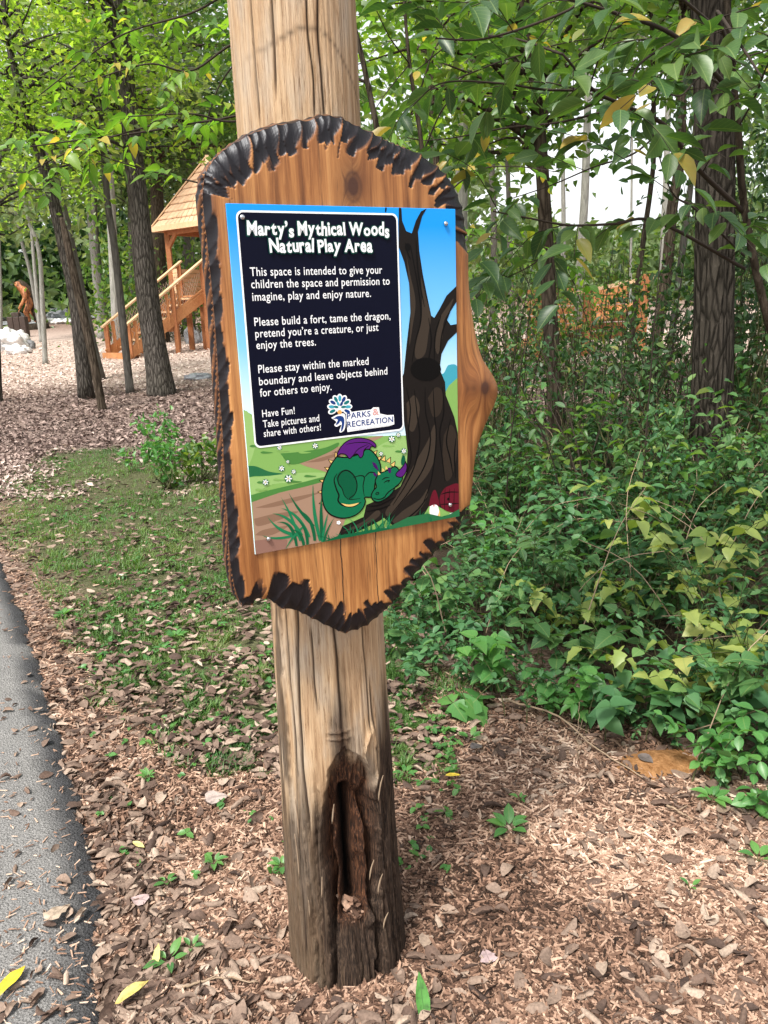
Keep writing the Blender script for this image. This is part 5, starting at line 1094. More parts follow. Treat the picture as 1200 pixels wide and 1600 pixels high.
x, y = sample(30000, -.62, .1, 1.9, 8.5, 1.8); gw = grass_w(x, y); k_ = (rng.random(len(x)) < gw*.30*(vn(x*3, y*3, 71) > .4)+.008) & (x > path_x(y)+.06) & (bank(x, y) < .05); x, y = x[k_], y[k_]; N = len(x)
lb = MB(); pos = np.repeat(np.c_[x, y, gz(x, y)+rng.uniform(.006, .03, N)], 3, 0); d_ = rdir(3*N, 0); d_[:, 2] *= .25; nn = rng.normal(size=(3*N, 3))*.25+[0, 0, 1]; L = np.repeat(rng.uniform(.012, .032, N), 3)
leaves(lb, T_MID, pos, d_, nn, L, L*.8, np.repeat(rng.random(N), 3))
o = lb.build('clover', M['leaf_fresh']); tag(o, 'tiny clover like leaves among the grass', 'ground cover', kind='stuff')
# wood chips
def chips(N, x, y, L, Wd, T_, rnd, b, tilt=.35):
    yaw = rng.uniform(0, 6.283, N); pt = rng.normal(size=N)*tilt*.6; rl = rng.normal(size=N)*tilt
    d_ = np.c_[np.cos(yaw)*np.cos(pt), np.sin(yaw)*np.cos(pt), np.sin(pt)]; s_ = nrm(np.cross([0, 0, 1.], d_)); n_ = np.cross(d_, s_)
    s2 = s_*np.cos(rl)[:, None]+n_*np.sin(rl)[:, None]; n2 = np.cross(d_, s2)
    q = np.array([[-1, -.8, -1], [1, -.45, -1], [.9, .6, -1], [-.85, .9, -1], [-1, -.8, 1], [1, -.45, 1], [.9, .6, 1], [-.85, .9, 1]])
    c_ = np.c_[x, y, gz(x, y)+rng.uniform(-.001, .010, N)]
    V_ = c_[:, None]+q[None, :, :1]*(d_*L[:, None]/2)[:, None]+q[None, :, 1:2]*(s2*Wd[:, None]/2)[:, None]+q[None, :, 2:]*(n2*T_[:, None]/2)[:, None]
    F_ = (BOXF[None]+(np.arange(N)*8)[:, None, None]).reshape(-1, 4); b.add(V_.reshape(-1, 3), F_, rnd=np.repeat(rnd, 8))
x, y = sample(205000, -.62, .85, 1.15, 7.0, 2.3)
an_ = rng.uniform(0, 6.283, 2600); r_ = .142+np.abs(rng.normal(size=2600))*.035; x, y = np.r_[x, AX[0]+r_*np.cos(an_)], np.r_[y, AX[1]+r_*np.sin(an_)]
k_ = (x > path_x(y)-.01+.03*rng.normal(size=len(x))) & (rng.random(len(x)) > grass_w(x, y)*1.25) & (bank(x, y) < .25) & (np.hypot(x-AX[0], y-AX[1]) > .135); x, y = x[k_], y[k_]; N = len(x)
L = rng.uniform(.010, .042, N)*(1+.9*(rng.random(N) < .18)); b = MB()
tone = np.clip(.06+.85*rng.beta(1.5, 1.6, N)+.75*(fbm(x*3.2, y*3.2, 88, 4)-.46), 0, 1)
chips(N, x, y, L, rng.uniform(.0035, .011, N), rng.uniform(.0014, .004, N), tone, b)
print('chips', N)
o = b.build('wood_chips', M['chips'], None, smooth=False); tag(o, 'shredded pinkish brown wood chip mulch', 'mulch', kind='stuff')
def dead(N, x, y, L, rnd, b, z=None):
    xs = np.array([0, .2, .5, .8, 1.]); hw = np.array([.06, .26, .33, .20, .02]); ysn = np.array([-1, -.5, 0, .5, 1.])
    GX, GY = np.meshgrid(xs, ysn, indexing='ij'); gy_ = GY*hw[:, None]; GX, gy_ = GX.ravel(), gy_.ravel()
    c = rng.uniform(1.0, 8.5, N)*rng.choice([-1, 1, 1], N); bx_ = rng.normal(size=N)*.8
    yy = np.sin(gy_[None]*c[:, None])/c[:, None]; zz_ = (1-np.cos(gy_[None]*c[:, None]))/c[:, None]+bx_[:, None]*(GX[None]-.5)**2*.5+rng.normal(size=(N, 25))*.012
    yaw = rng.uniform(0, 6.283, N); rl = rng.normal(size=N)*.35
    d_ = np.c_[np.cos(yaw), np.sin(yaw), rng.normal(size=N)*.12]; d_ = nrm(d_); s_ = nrm(np.cross([0, 0, 1.], d_)); n_ = np.cross(d_, s_); s2 = s_*np.cos(rl)[:, None]+n_*np.sin(rl)[:, None]; n2 = np.cross(d_, s2)
    zz_ = zz_-zz_.min(1)[:, None]
    c_ = np.c_[x, y, gz(x, y)+rng.uniform(.002, .014, N)] if z is None else np.c_[x, y, z]
    V_ = c_[:, None]+(GX[None]-.5)[..., None]*(d_*L[:, None])[:, None]+yy[..., None]*(s2*L[:, None])[:, None]+zz_[..., None]*(n2*L[:, None])[:, None]
    i_ = np.arange(4)[:, None]*5; j_ = np.arange(4)[None]; F_ = np.stack([i_+j_, i_+5+j_, i_+6+j_, i_+1+j_], -1).reshape(-1, 4)
    F_ = (F_[None]+(np.arange(N)*25)[:, None, None]).reshape(-1, 4); b.add(V_.reshape(-1, 3), F_, rnd=np.repeat(rnd, 25))
b = MB(); x, y = sample(33000, -.62, .85, 1.2, 9.0, 1.9); e_ = x-path_x(y)
p_ = .68*np.clip(.13+.8*np.exp(-(np.abs(e_-.12)/.16)**2)+.5*np.exp(-((bank(x, y)+.12)/.22)**2)+1.25*sm(.06, .3, grass_w(x, y))+1.2*np.clip(fbm(x*2.2, y*2.2, 99, 3)-.50, 0, 1), 0, 1)
k_ = (e_ > -.02) & (rng.random(len(x)) < p_) & (np.hypot(x-AX[0], y-AX[1]) > .17) & (bank(x, y) < .6); x, y = x[k_], y[k_]; N = len(x)
dead(N, x, y, rng.uniform(.02, .066, N), np.clip(rng.beta(1.6, 1.7, N), 0, 1), b, z=gz(x, y)+rng.uniform(.002, .014, N)+.016*sm(.1, .4, grass_w(x, y)))
x, y = sample(7000, -.85, -.2, 1.25, 5.5, 2.0); e_ = path_x(y)-x; k_ = (e_ > .03) & (rng.random(len(x)) < .16+.6*np.clip(fbm(x*2+5, y*3, 98, 3)-.4, 0, 1)*2.2); x, y = x[k_], y[k_]; N2_ = len(x)
dead(N2_, x, y, rng.uniform(.016, .052, N2_), np.clip(rng.beta(2.4, 2, N2_), 0, 1), b, z=gz(x, y)+.041)
print('dead leaves', N, N2_)
o = b.build('leaf_litter', M['dead']); tag(o, 'curled brown dead leaves strewn over mulch, grass and path edge', 'leaf litter', kind='stuff')
b = MB(); x, y = sample(6500, -.85, -.2, 1.25, 5.5, 2.0); k_ = path_x(y)-x > .02; x, y = x[k_], y[k_]; N = len(x)
chips(N, x, y, rng.uniform(.008, .03, N), rng.uniform(.002, .006, N), np.full(N, .0015), rng.uniform(.3, 1, N), b, .1); b.V[0][:, 2] += .036
o = b.build('path_chips', M['chips'], None, smooth=False); tag(o, 'stray wood chips blown onto the asphalt path', 'mulch', kind='stuff')
# coarse litter of the clearing
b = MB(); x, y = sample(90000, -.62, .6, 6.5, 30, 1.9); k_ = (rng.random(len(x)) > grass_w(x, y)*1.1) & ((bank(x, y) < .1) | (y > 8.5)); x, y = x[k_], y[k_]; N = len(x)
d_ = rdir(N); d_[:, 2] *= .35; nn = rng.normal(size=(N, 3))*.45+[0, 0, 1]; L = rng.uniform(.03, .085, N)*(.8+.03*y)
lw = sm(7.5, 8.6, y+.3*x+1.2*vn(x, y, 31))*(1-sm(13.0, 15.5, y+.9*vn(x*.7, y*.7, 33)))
leaves(b, T_FAR, np.c_[x, y, gz(x, y)+.012], d_, nn, L, L*.55, np.clip(rng.beta(1.7, 1.7, N)*.8+.24-.30*lw+.32*sm(13, 16, y), 0, 1))  # litter tone lifted past the trees, painting in the clearing's brighter light
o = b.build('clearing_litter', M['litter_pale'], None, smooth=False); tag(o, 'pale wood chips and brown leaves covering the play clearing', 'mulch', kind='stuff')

# ------------------------------------------------------------------ single leaves, weeds, twigs
def one_leaf(label, px, L, W_, col, yaw, zoff=.012, curl=.6, tilt=0, name='fallen_leaf', tpl=T_NEAR, rough=.6):
    p = G(*px); p[2] = float(gz(p[0], p[1]))+zoff
    TV, TF = tpl; V_ = TV*[L, W_, L*curl*.8]; V_ = V_-[L/2, 0, 0]; V_[:, 2] += L*.2*curl+rng.normal(size=len(V_))*L*.02
    cy, sy = math.cos(yaw), math.sin(yaw); ct, st_ = math.cos(tilt), math.sin(tilt)
    V_ = np.c_[V_[:, 0]*ct-V_[:, 2]*st_, V_[:, 1], V_[:, 0]*st_+V_[:, 2]*ct]; V_ = np.c_[V_[:, 0]*cy-V_[:, 1]*sy, V_[:, 0]*sy+V_[:, 1]*cy, V_[:, 2]]
    mt, t = newmat('leaf_skin'); nz = noise(t, coords(t), 60, 4)
    c2 = ramp(t, nz, [(.3, tuple(.45*v for v in col)), (.48, col), (.7, tuple(min(1, 1.25*v) for v in col))])
    c2 = mixc(t, mth(t, 'LESS_THAN', mth(t, 'ABSOLUTE', attr(t, 'ly')), .03), c2, tuple(.7*v for v in col)); finish(t, c2, rough, nz, .2, .003)
    o = mesh_np(name, V_, TF, mt, None, dict(ly=TV[:, 1])); o.location = [float(v) for v in p]; tag(o, label, 'leaf')
one_leaf('narrow bright yellow leaf on the asphalt in the lower left corner', (22, 1562), .105, .036, (.62, .47, .03), rad(75), .05, .35)
one_leaf('yellow leaf lying on the mulch right of the post', (708, 1222), .052, .022, (.66, .48, .05), rad(5), .022)
one_leaf('pale pinkish white leaf on the mulch left of the post', (340, 1256), .075, .075, (.36, .29, .26), rad(20), .02, .5, tpl=T_HEART)
one_leaf('mauve grey leaf lying flat on the mulch low right of the post', (761, 1503), .05, .045, (.34, .25, .25), rad(100), .016, .5, tpl=T_LOBE)
one_leaf('beige crumpled leaf on the asphalt close to its edge', (97, 1450), .085, .05, (.36, .28, .21), rad(70), .045, .9, tpl=T_LOBE)
one_leaf('mauve leaf on the mulch beside the asphalt edge', (218, 1415), .055, .045, (.34, .25, .24), rad(160), .016, .5, tpl=T_HEART)
one_leaf('pale olive yellow leaf stuck upright in the mulch near the asphalt', (247, 1510), .06, .02, (.50, .42, .12), rad(80), .03, .3, rad(50))
one_leaf('curled yellow brown leaf by the asphalt corner', (212, 1570), .085, .03, (.45, .36, .10), rad(35), .03, .9, rad(20))
one_leaf('dark slate leaf on the mulch above the yellow leaf', (745, 1178), .06, .045, (.10, .085, .085), rad(40), .02, 1.)
one_leaf('dark slate leaf near the bare orange soil', (1008, 1196), .06, .05, (.11, .09, .085), rad(-50), .02, .8)
one_leaf('ochre leaf on the mulch left of the pale pinkish leaf, by the asphalt', (218, 1330), .05, .02, (.55, .46, .17), rad(-30), .02, .5)
one_leaf('fresh upright serrated green leaf at the right foot of the post', (660, 1580), .12, .034, (.05, .17, .025), rad(100), .035, .4, rad(58))
def weed(label, px, n, L, mat=None, h=.02, wr=.5, up=.7):
    p = G(*px); p[2] = float(gz(p[0], p[1])); root = empty('weed', p, label, 'weed')
    az = np.arange(n)*2.4+rng.random(); d_ = np.c_[np.cos(az), np.sin(az), rng.uniform(.15, .9, n)]; nn = np.c_[-np.cos(az)*.4, -np.sin(az)*.4, np.ones(n)*up]
    lb, sb = MB(), MB(); pos = np.tile(p+[0, 0, .006+h*.5], (n, 1))+np.c_[np.cos(az), np.sin(az), np.zeros(n)]*L*.22+[0, 0, .006]
    for q_ in range(n): tube(sb, [p-[0, 0, .01], p+[0, 0, h*.4], pos[q_]], [.0016, .0013, .001], 4)
    Ls = L*rng.uniform(.65, 1.1, n); leaves(lb, T_NEAR, pos, d_, nn, Ls, Ls*wr, rng.random(n)); sb.build('stem', M['stem'], root, loc=p); lb.build('foliage', mat or FR, root, loc=p)
for a_ in [('green weed on the mulch left of the post, by the grass corner', (335, 1357), 6, .034), ('green weed touching the left side of the post', (441, 1362), 9, .038), ('long leaved green weed on the mulch well right of the post', (796, 1302), 7, .062), ('round leaved weed at the edge of the mulch under the lobed leaves', (735, 1160), 6, .05),
           ('small weed right of the post halfway up the mulch', (633, 1216), 5, .038), ('broad weed low down beside the curled yellow leaf', (266, 1512), 5, .05), ('tiny weed right of the broad low weed', (300, 1490), 4, .03), ('flat grey green weed where grass meets mulch', (232, 1222), 8, .032),
           ('tiny weed far right on the mulch', (1078, 1395), 3, .028), ('green weed at the right picture edge on the mulch', (1184, 1350), 4, .05), ('small pale weed behind the long leaved weed', (812, 1258), 4, .03), ('leafy weed below the bare orange soil', (1112, 1255), 9, .055), ('tiny weed left of the mulch centre, by the dead leaves', (262, 1388), 5, .03),
           ('low weed in the grass halfway along the path edge', (100, 965), 8, .05), ('bright weed rosette in the middle of the grass', (275, 1000), 9, .055), ('weed with rounded leaves near the plaque bottom left', (340, 985), 6, .05), ('pale tuft of weed in the upper grass', (255, 1020), 6, .04)]:
    weed(*a_)
def twig(label, P, r0, mat='dry_stem', name='fallen_twig'):
    P = np.array(P, float); c_ = P[0].copy(); b = MB(); Q = smooth_path(P, 24); Q = Q+rng.normal(size=Q.shape)*.002; tube(b, Q, np.linspace(r0, r0*.45, 24), 7, amp=.1)
    k_ = 9; tube(b, [Q[k_], Q[k_]+(Q[k_+5]-Q[k_])*.9+[.02, .015, .02]], [r0*.5, r0*.2], 5)
    o = b.build(name, M[mat], loc=c_); o.location = [float(v) for v in c_]; tag(o, label, 'twig')
def gp(px, dz=.02):
    p = G(*px); p[2] = float(gz(p[0], p[1]))+dz; return p
twig('long pale twig lying across the mulch edge to the lower right', [gp((790, 1112), .05), gp((870, 1140), .06), gp((930, 1180), .03), gp((1004, 1222), .02)], .0045)
twig('thin dry twig standing upright at the mulch edge', [gp((903, 1190), .0), gp((903, 1190), .12)+[0, .01, 0], gp((903, 1190), .22)+[.004, .02, 0]], .0022)
twig('short dark stick on the mulch left of the post', [gp((190, 1370), .016), gp((215, 1366), .018), gp((235, 1371), .014)], .005, 'twig')
twig('short grey stick below the bare orange soil', [gp((1040, 1266), .02), gp((1062, 1282), .03), gp((1082, 1290), .02)], .004)
twig('pale splintered stick on the mulch at the bottom left of the post', [gp((285, 1555), .02), gp((340, 1540), .022), gp((405, 1545), .018)], .0035)
twig('leaning dry twig poking out of the undergrowth at right', [gp((1040, 1150), .02)+[0, .1, .1], gp((1080, 1130), .18)+[0, .1, .1], gp((1180, 1100), .3)], .003)
# patch of bare orange soil
p = G(1040, 1195); th2 = np.linspace(0, 2*math.pi, 40, endpoint=False); V = [[p[0], p[1], float(gz(p[0], p[1]))+.03]]
for rr_ in (.5, 1.):
    for a_ in th2:
        k_ = rr_*(.75+.5*vn(math.cos(a_)*2+5, math.sin(a_)*2, 4)); x_, y_ = p[0]+.19*k_*math.cos(a_), p[1]+.12*k_*math.sin(a_); V.append([x_, y_, float(gz(x_, y_))+(.022 if rr_ < 1 else -.004)])
q = np.arange(40); F1 = np.stack([np.zeros(40, int), 1+q, 1+(q+1) % 40], -1); F2 = np.stack([1+q, 41+q, 41+(q+1) % 40, 1+(q+1) % 40], -1)
mt, t = newmat('orange_soil'); nz = noise(t, coords(t), 60, 5, .7); finish(t, ramp(t, nz, [(.3, (.14, .06, .02)), (.7, (.36, .19, .085))]), .95, nz, .8, .01, .1)
o = mesh_np('bare_soil', V, [F1, F2], mt); tag(o, kind='structure')

# ------------------------------------------------------------------ play tower with stairs
M['cedar'] = wood_mat('stained_cedar', (.36, .13, .045), (.62, .30, .13), 1.2)
M['cedar_pale'] = wood_mat('fresh_pine', (.55, .33, .18), (.75, .52, .32), 1.2)
M['cedar_dark'] = wood_mat('stained_cedar_posts', (.25, .085, .032), (.45, .19, .08), 1.2)
M['net'] = plain('pale_netting', (.55, .42, .32), .7)
TP = G(206, 561); ta = np.array([.62, .78, 0]); tw_ = np.array([-.78, .62, 0])
TP[2] = float(gz(TP[0], TP[1]))
tower = empty('play_tower', TP, 'orange wooden play tower with hipped shingle roof and a netted staircase', 'play tower')
def TW(p, q, z): return ta*p+tw_*q+np.array([0, 0, z])
RUN, HT = 2.6, 1.56
def tpart(name, items, mat):
    b = MB()
    for it in items: beam(b, *it)
    return b.build(name, M[mat], tower, smooth=False)
for q_ in (0, 1.0):
    tpart('stringer', [(TW(-.05, q_, .12), TW(RUN, q_, HT-.02), .06, .26)], 'cedar')
    tpart('handrail', [(TW(-.12, q_, .82), TW(RUN+.1, q_, HT+.98), .11, .05)], 'cedar_pale')
    b = MB()                                                     # netting of the balustrade
    for k_ in range(26):
        u = k_/25*RUN; z_ = .14+u/RUN*(HT-.14)
        if u+.36 < RUN: tube(b, [TW(u, q_, z_+.14), TW(u+.36, q_, z_+.36/RUN*(HT-.14)+.68)], [.006, .006], 4); tube(b, [TW(u+.36, q_, z_+.36/RUN*(HT-.14)+.14), TW(u, q_, z_+.68)], [.006, .006], 4)
    b.build('netting', M['net'], tower)
    tpart('bottom_rail', [(TW(.05, q_, .30), TW(RUN, q_, HT+.18), .05, .05)], 'cedar')
    for p_ in (0, RUN*.58, RUN):
        tpart('newel_post', [(TW(p_, q_, 0 if q_ == 0 or p_ < .1 else p_/RUN*HT-.1), TW(p_, q_, p_/RUN*HT+.88), .11, .11)], 'cedar_dark')
    for p_ in (.22, RUN*.5, RUN*.66): tpart('baluster', [(TW(p_, q_, p_/RUN*HT+.1), TW(p_, q_, p_/RUN*HT+.84), .05, .09)], 'cedar')
for k_ in range(9):
    u = (k_+.6)/9; tpart('tread', [(TW(u*RUN, .03, u*HT), TW(u*RUN, .97, u*HT), .27, .05)], 'cedar_pale'); tpart('riser', [(TW(u*RUN+.11, .03, u*HT-.10), TW(u*RUN+.11, .97, u*HT-.10), .025, .15)], 'cedar')
tpart('base_plank', [(TW(-.12, -.1, .08), TW(-.12, 1.08, .08), .09, .16)], 'cedar')
Q0, Q1, PD = -.45, 1.45, 1.9
for p_, q_ in ((RUN+.05, Q0), (RUN+.05, Q1), (RUN+PD, Q0), (RUN+PD, Q1)):
    tpart('tower_post', [(TW(p_, q_, 0), TW(p_, q_, HT+2.0), .14, .14)], 'cedar_dark')
for p_, q_ in ((RUN-.1, .62), (RUN+.05, .18)): tpart('support_leg', [(TW(p_, q_, 0), TW(p_, q_, HT-.3), .14, .14)], 'cedar_dark')
tpart('deck', [(TW(RUN+.05+k_*.136, Q0, HT), TW(RUN+.05+k_*.136, Q1, HT), .13, .045) for k_ in range(15)], 'cedar')
tpart('deck_beam', [(TW(RUN, Q0, HT-.14), TW(RUN, Q1, HT-.14), .06, .2), (TW(RUN+PD, Q0, HT-.14), TW(RUN+PD, Q1, HT-.14), .06, .2)], 'cedar_dark')
for (p0, q0, p1, q1) in ((RUN+.05, Q1, RUN+PD, Q1), (RUN+PD, Q0, RUN+PD, Q1), (RUN+.05, Q0, RUN+PD, Q0), (RUN+.05, 1.02, RUN+.05, Q1)):
    tpart('side_panel', [(TW(p0, q0, HT+.1+k_*.125), TW(p1, q1, HT+.1+k_*.125), .03, .115) for k_ in range(6)], 'cedar_pale')
ez = HT+1.9; tpart('eave_beam', [(TW(RUN+.05, Q0, ez-.1), TW(RUN+.05, Q1, ez-.1), .08, .18), (TW(RUN+PD, Q0, ez-.1), TW(RUN+PD, Q1, ez-.1), .08, .18), (TW(RUN+.05, Q1, ez-.1), TW(RUN+PD, Q1, ez-.1), .08, .18), (TW(RUN+.05, Q0, ez-.1), TW(RUN+PD, Q0, ez-.1), .08, .18)], 'cedar_dark')
for q_, s_ in ((Q1, -1), (Q0, 1)): tpart('corner_brace', [(TW(RUN+.05, q_, ez-.55), TW(RUN+.05, q_+s_*.42, ez-.14), .07, .12)], 'cedar_dark')
# hipped roof laid in courses of shingles
b = MB(); cp, cq = RUN+.05+(PD-.05)/2, (Q0+Q1)/2; hp, hq = (PD-.05)/2+.30, (Q1-Q0)/2+.27; rh = 1.85; nc = 9
cor = [(-1, 1), (-1, -1), (1, -1), (1, 1)]
for s_ in range(4):
    (a0, b0), (a1, b1) = cor[s_], cor[(s_+1) % 4]
    for k_ in range(nc):
        f0_, f1_ = k_/nc, (k_+1)/nc; lo_, hi_ = 1-f0_, max(1-f1_, .0); z0_, z1_ = ez+rh*f0_+.035, ez+rh*f1_
        nsh = max(1, int(12*lo_))
        for m_ in range(nsh):
            u0, u1 = m_/nsh+.004, (m_+1)/nsh-.004; zz_ = rng.uniform(0, .012)
            def pt(fr, u, z): return TW(cp+hp*fr*(a0+(a1-a0)*u), cq+hq*fr*(b0+(b1-b0)*u), z)
            V_ = np.array([pt(lo_+.012, u0, z0_+zz_), pt(lo_+.012, u1, z0_+zz_), pt(hi_, u1, z1_+.004), pt(hi_, u0, z1_+.004), pt(lo_+.012, u0, z0_+zz_-.03), pt(lo_+.012, u1, z0_+zz_-.03), pt(hi_, u1, z1_-.02), pt(hi_, u0, z1_-.02)])
            b.add(V_, np.array([[3, 2, 1, 0], [4, 5, 6, 7], [0, 1, 5, 4], [1, 2, 6, 5], [2, 3, 7, 6], [3, 0, 4, 7]]), rnd=np.full(8, rng.random()))
mt, t = newmat('roof_shingle'); finish(t, mixc(t, noise(t, coords(t), 6, 4), ramp(t, attr(t, 'rnd'), [(0, (.42, .22, .11)), (1, (.58, .36, .21))]), (.62, .42, .27)), .7)
b.build('roof', mt, tower, smooth=False)
tpart('fascia', [(TW(cp+hp*c0[0], cq+hq*c0[1], ez-.02), TW(cp+hp*c1[0], cq+hq*c1[1], ez-.02), .04, .15) for c0, c1 in zip(cor, cor[1:]+cor[:1])], 'cedar_pale')
tpart('hip_board', [(TW(cp+hp*c0[0]*1.0, cq+hq*c0[1]*1.0, ez+.06), TW(cp, cq, ez+rh+.06), .10, .035) for c0 in cor], 'cedar_pale')
print('tower rail top', proj(TP+TW(RUN, 0, HT+.95)), proj(TP+TW(RUN, 1, HT+.95)), 'want 316 408 / 280 408; eave', proj(TP+TW(cp-hp, cq+hq, ez)), 'want 236 358; rail foot', proj(TP+TW(-.1, 0, .88)), 'want 198 510', proj(TP+TW(-.1, 1, .88)), 'want 166 510', TP)

# second, far orange structure behind the thicket
p = at(925, 520, 17); p[2] = float(gz(p[0], p[1])); st = empty('play_structure', p, 'low orange wooden play structure glimpsed behind the thicket right of the slim trunk', 'play structure'); st.scale = (1.3, 1.3, 1.22)
def spart(name, items, mat):
    b = MB()
    for it in items: beam(b, *it)
    b.build(name, M[mat], st, smooth=False)
for x_ in (-.9, -.1, .8): spart('upright', [((x_, 0, 0), (x_+.03, 0, 1.15+.2*(x_ > 0)), .14, .14)], 'cedar_dark')
spart('ramp', [((-1.3, .1+k_*.15, .15), (.9, .1+k_*.15, .85), .14, .05) for k_ in range(6)], 'cedar'); spart('top_rail', [((-1.0, 0, .95), (1.0, 0, 1.3), .1, .06)], 'cedar_pale'); spart('screen', [((-.9, .9, .3+k_*.16), (.85, .9, .3+k_*.16), .03, .14) for k_ in range(6)], 'cedar')

# ------------------------------------------------------------------ boulders and timber block
def rock_mat(name, a_, c_):
    mt, t = newmat(name); n1 = noise(t, coords(t), 3.5, 6, .65, .6); n2 = noise(t, coords(t), 14, 4)
    finish(t, ramp(t, mth(t, 'ADD', mth(t, 'MULTIPLY', n1, .7), mth(t, 'MULTIPLY', n2, .3)), [(.3, a_), (.55, c_), (.8, tuple(min(.85, 1.2*v) for v in c_))]), .9, n1, .7, .06, .2); return mt
M['rock_grey'] = rock_mat('grey_stone', (.16, .16, .17), (.36, .37, .40)); M['rock_white'] = rock_mat('pale_limestone', (.30, .29, .29), (.72, .71, .70)); M['rock_dark'] = rock_mat('dark_stone', (.07, .07, .075), (.24, .24, .25))
def rock(label, px, wpx, hpx, mat, seed, D=None, dp=.8):
    c_ = G(*px) if D is None else at(px[0], px[1], D); D_ = c_[1]; c_[2] = float(gz(c_[0], c_[1])); k_ = D_/1213*1.02
    bm = bmesh.new(); bmesh.ops.create_icosphere(bm, subdivisions=4, radius=1)
    for v in bm.verts:
        n_ = np.array(v.co); f_ = .72+(.95 if mat == 'rock_white' else .6)*(fbm(n_[0]*3.4+seed, n_[1]*3.4+n_[2]*2.6, seed+3, 2)-.45)+.55*fbm(n_[0]*1.5+seed, n_[1]*1.5+n_[2]*1.1, seed, 3); cut = min(1, .82/max(.3, abs(n_[0]*.5+n_[2]*.86)))*1.0
        q_ = n_*f_*min(1.1, cut+.1); v.co = Vector((q_[0]*wpx*k_*.5, q_[1]*wpx*k_*.5*dp, q_[2]*hpx*k_*.72+hpx*k_*.28))
    me = bpy.data.meshes.new('boulder'); bm.to_mesh(me); bm.free(); me.materials.append(M[mat])
    for p_ in me.polygons: p_.use_smooth = True
    o = bpy.data.objects.new('boulder', me); COL.objects.link(o); o.location = [float(v) for v in c_]; tag(o, label, 'rock'); return o
rock('large white sunlit limestone boulder at the left picture edge', (18, 547), 62, 30, 'rock_white', 3)
rock('rough white stone low in front of the large white boulder', (30, 553), 34, 13, 'rock_white', 51)
rock('small dark sided stone against the right flank of the white boulder', (46, 545), 18, 14, 'rock_dark', 5)
rock('grey boulder left of the carved figure base', (21, 499), 38, 13, 'rock_grey', 8)
rock('grey boulder at the edge of the far path, right of the carved figure', (95, 497), 34, 15, 'rock_grey', 13)
rock('dark brown boulder touching the leaning dark tree', (108, 497), 12, 11, 'rock_dark', 15)
for q_, (x_, y_, w_) in enumerate([(36, 504, 14), (47, 505, 12), (78, 505, 12), (92, 506, 15), (105, 505, 12)]):
    rock(['low white stone leftmost in the row before the carved figure', 'second low white stone from the left before the carved figure', 'low white stone just right of the thin pale sapling', 'widest low white stone in front of the grey boulder', 'low white stone nearest the leaning dark tree'][q_], (x_, y_), w_*1.5, 7, 'rock_white', 20+q_)
rock('flat grey stone lying in brown leaves left of the plaque', (312, 592), 44, 9, 'rock_grey', 31)
rock('rough dark rock between the tower legs', (300, 522), 26, 22, 'rock_dark', 37, 26); rock('grey rock right of the tower legs against the plaque', (322, 515), 18, 16, 'rock_grey', 39, 27); rock('pale grey rock between the slender grey tree and the stair foot', (176, 498), 22, 10, 'rock_grey', 41)
p = G(15, 530); p[1] += 1.0; p[2] = float(gz(p[0], p[1])); k_ = p[1]/1213
tb = empty('timber_block', p, 'dark brown timber block with a smaller block on top, behind the white boulder', 'timber block')
M['timber'] = wood_mat('dark_timber', (.03, .02, .016), (.075, .05, .04)); b = MB()
for q_ in (-1, 0, 1): box(b, (q_*9.2*k_, 0, 15*k_), (4.5*k_, 6*k_, 15*k_), bev=.02)
b.build('planks', M['timber'], tb, smooth=False); b = MB(); box(b, (-1*k_, 0, 33.2*k_), (5.5*k_, 4*k_, 3*k_), bev=.015); b.build('cap_block', M['timber'], tb, smooth=False)

# ------------------------------------------------------------------ carved ape-like figure
p = at(50, 492, 41); p[2] = float(gz(p[0], p[1])); fig = empty('carved_statue', p+np.array([0, 0, 0]), 'orange brown carved wooden ape like figure striding on a dark log base', 'statue', rz=rad(-62)); fig.scale = (1.3, 1.25, 1.08)
mt, t = newmat('carved_wood'); n1 = noise(t, coords(t, (6, 6, 1.6)), 3, 5, .6, .5)
finish(t, ramp(t, n1, [(.36, (.05, .018, .008)), (.46, (.26, .085, .026)), (.62, (.46, .18, .06)), (.8, (.60, .30, .12))]), .5, n1, .8, .06)
J = {'pel': (0, .0, .98, .20, .17), 'bel': (0, -.05, 1.2, .20, .17), 'che': (0, -.15, 1.5, .27, .21), 'nek': (0, -.28, 1.70, .13, .13), 'hed': (0, -.36, 1.84, .145, .16), 'top': (0, -.34, 1.96, .09, .09), 'muz': (0, -.49, 1.80, .075, .07),
     'shl': (.30, -.16, 1.56, .13, .13), 'ell': (.37, -.20, 1.16, .092, .092), 'wrl': (.35, -.40, .84, .062, .062), 'hal': (.34, -.46, .70, .07, .05),
     'shr': (-.30, -.16, 1.56, .13, .13), 'elr': (-.38, -.02, 1.16, .092, .092), 'wrr': (-.36, -.08, .80, .062, .062), 'har': (-.35, -.12, .66, .07, .05),
     'hil': (.15, 0, .92, .16, .16), 'knl': (.17, -.24, .56, .115, .115), 'anl': (.16, -.12, .16, .08, .08), 'fol': (.16, -.34, .09, .07, .055),
     'hir': (-.15, .02, .92, .16, .16), 'knr': (-.17, .02, .54, .115, .115), 'anr': (-.16, .28, .18, .08, .08), 'for': (-.16, .08, .09, .07, .055)}
JE = [('pel', 'bel'), ('bel', 'che'), ('che', 'nek'), ('nek', 'hed'), ('hed', 'top'), ('hed', 'muz'), ('che', 'shl'), ('shl', 'ell'), ('ell', 'wrl'), ('wrl', 'hal'), ('che', 'shr'), ('shr', 'elr'), ('elr', 'wrr'), ('wrr', 'har'), ('pel', 'hil'), ('hil', 'knl'), ('knl', 'anl'), ('anl', 'fol'), ('pel', 'hir'), ('hir', 'knr'), ('knr', 'anr'), ('anr', 'for')]
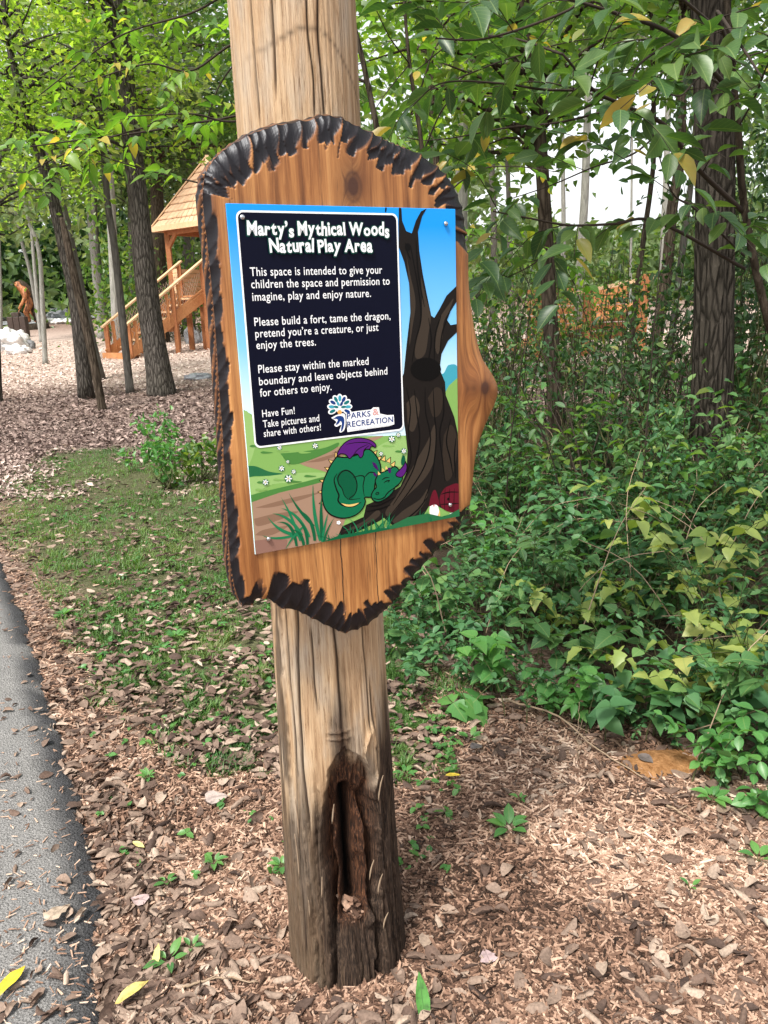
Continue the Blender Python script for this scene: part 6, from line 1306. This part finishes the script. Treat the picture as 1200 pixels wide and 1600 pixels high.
ks = list(J); me = bpy.data.meshes.new('skeleton'); me.from_pydata([J[k_][:3] for k_ in ks], [(ks.index(a_), ks.index(b_)) for a_, b_ in JE], [])
ob = bpy.data.objects.new('skeleton', me); COL.objects.link(ob); md = ob.modifiers.new('s', 'SKIN'); md.use_smooth_shade = True
for i_, k_ in enumerate(ks): me.skin_vertices[0].data[i_].radius = J[k_][3:5]
me.skin_vertices[0].data[0].use_root = True
s2 = ob.modifiers.new('d', 'SUBSURF'); s2.levels = 2; s2.render_levels = 2
dg = bpy.context.evaluated_depsgraph_get(); dg.update(); m2 = bpy.data.meshes.new_from_object(ob.evaluated_get(dg)); bpy.data.objects.remove(ob)
m2.materials.clear(); m2.materials.append(mt)
for v in m2.vertices: v.co += Vector(rng.normal(size=3)*.006)
fo = bpy.data.objects.new('figure', m2); COL.objects.link(fo); fo.parent = fig; fo.location.z = .22
# carved hair, brow, back slab and log base
b = MB(); tube(b, [(0, .30, .2), (.02, .22, .7), (0, .10, 1.2), (0, -.02, 1.55), (0, -.18, 1.85), (0, -.30, 2.02)], [.24, .22, .2, .17, .13, .05], 14, 24, amp=.3); b.build('carved_back_hair', M['bark_brown'], fig).location.z = .2
b = MB()
for s_ in (-1, 1):
    for q_ in range(5):
        a_ = q_-2; tube(b, [(s_*.345+a_*.024, -.44 if s_ > 0 else -.10, .92), (s_*.345+a_*.027, -.50 if s_ > 0 else -.15, .84-.02*(2-abs(a_))), (s_*.345+a_*.025, -.49 if s_ > 0 else -.13, .76)] if q_ else [(s_*.345-.06, -.42 if s_ > 0 else -.08, .96), (s_*.345-.09, -.46 if s_ > 0 else -.12, .90), (s_*.345-.08, -.48 if s_ > 0 else -.14, .86)], [.016, .015, .010], 6, 8)
b.build('fingers', mt, fig)
b = MB()
for s_ in (-1, 1): tube(b, [(s_*.055, -.50, 2.11), (s_*.055, -.515, 2.11)], [.018, .014], 8)
tube(b, [(-.10, -.475, 2.14), (0, -.51, 2.15), (.10, -.475, 2.14)], [.02, .024, .02], 8, 9); tube(b, [(-.05, -.565, 1.99), (0, -.575, 1.985), (.05, -.565, 1.99)], [.008, .01, .008], 6, 7)
b.build('face', M['bark_dark'], fig)
b = MB(); tube(b, [(0, 0, -.1), (0, 0, .10), (0, 0, .24)], [.62, .60, .56], 22, 8, amp=.12); b.build('log_base', M['bark_dark'], fig)
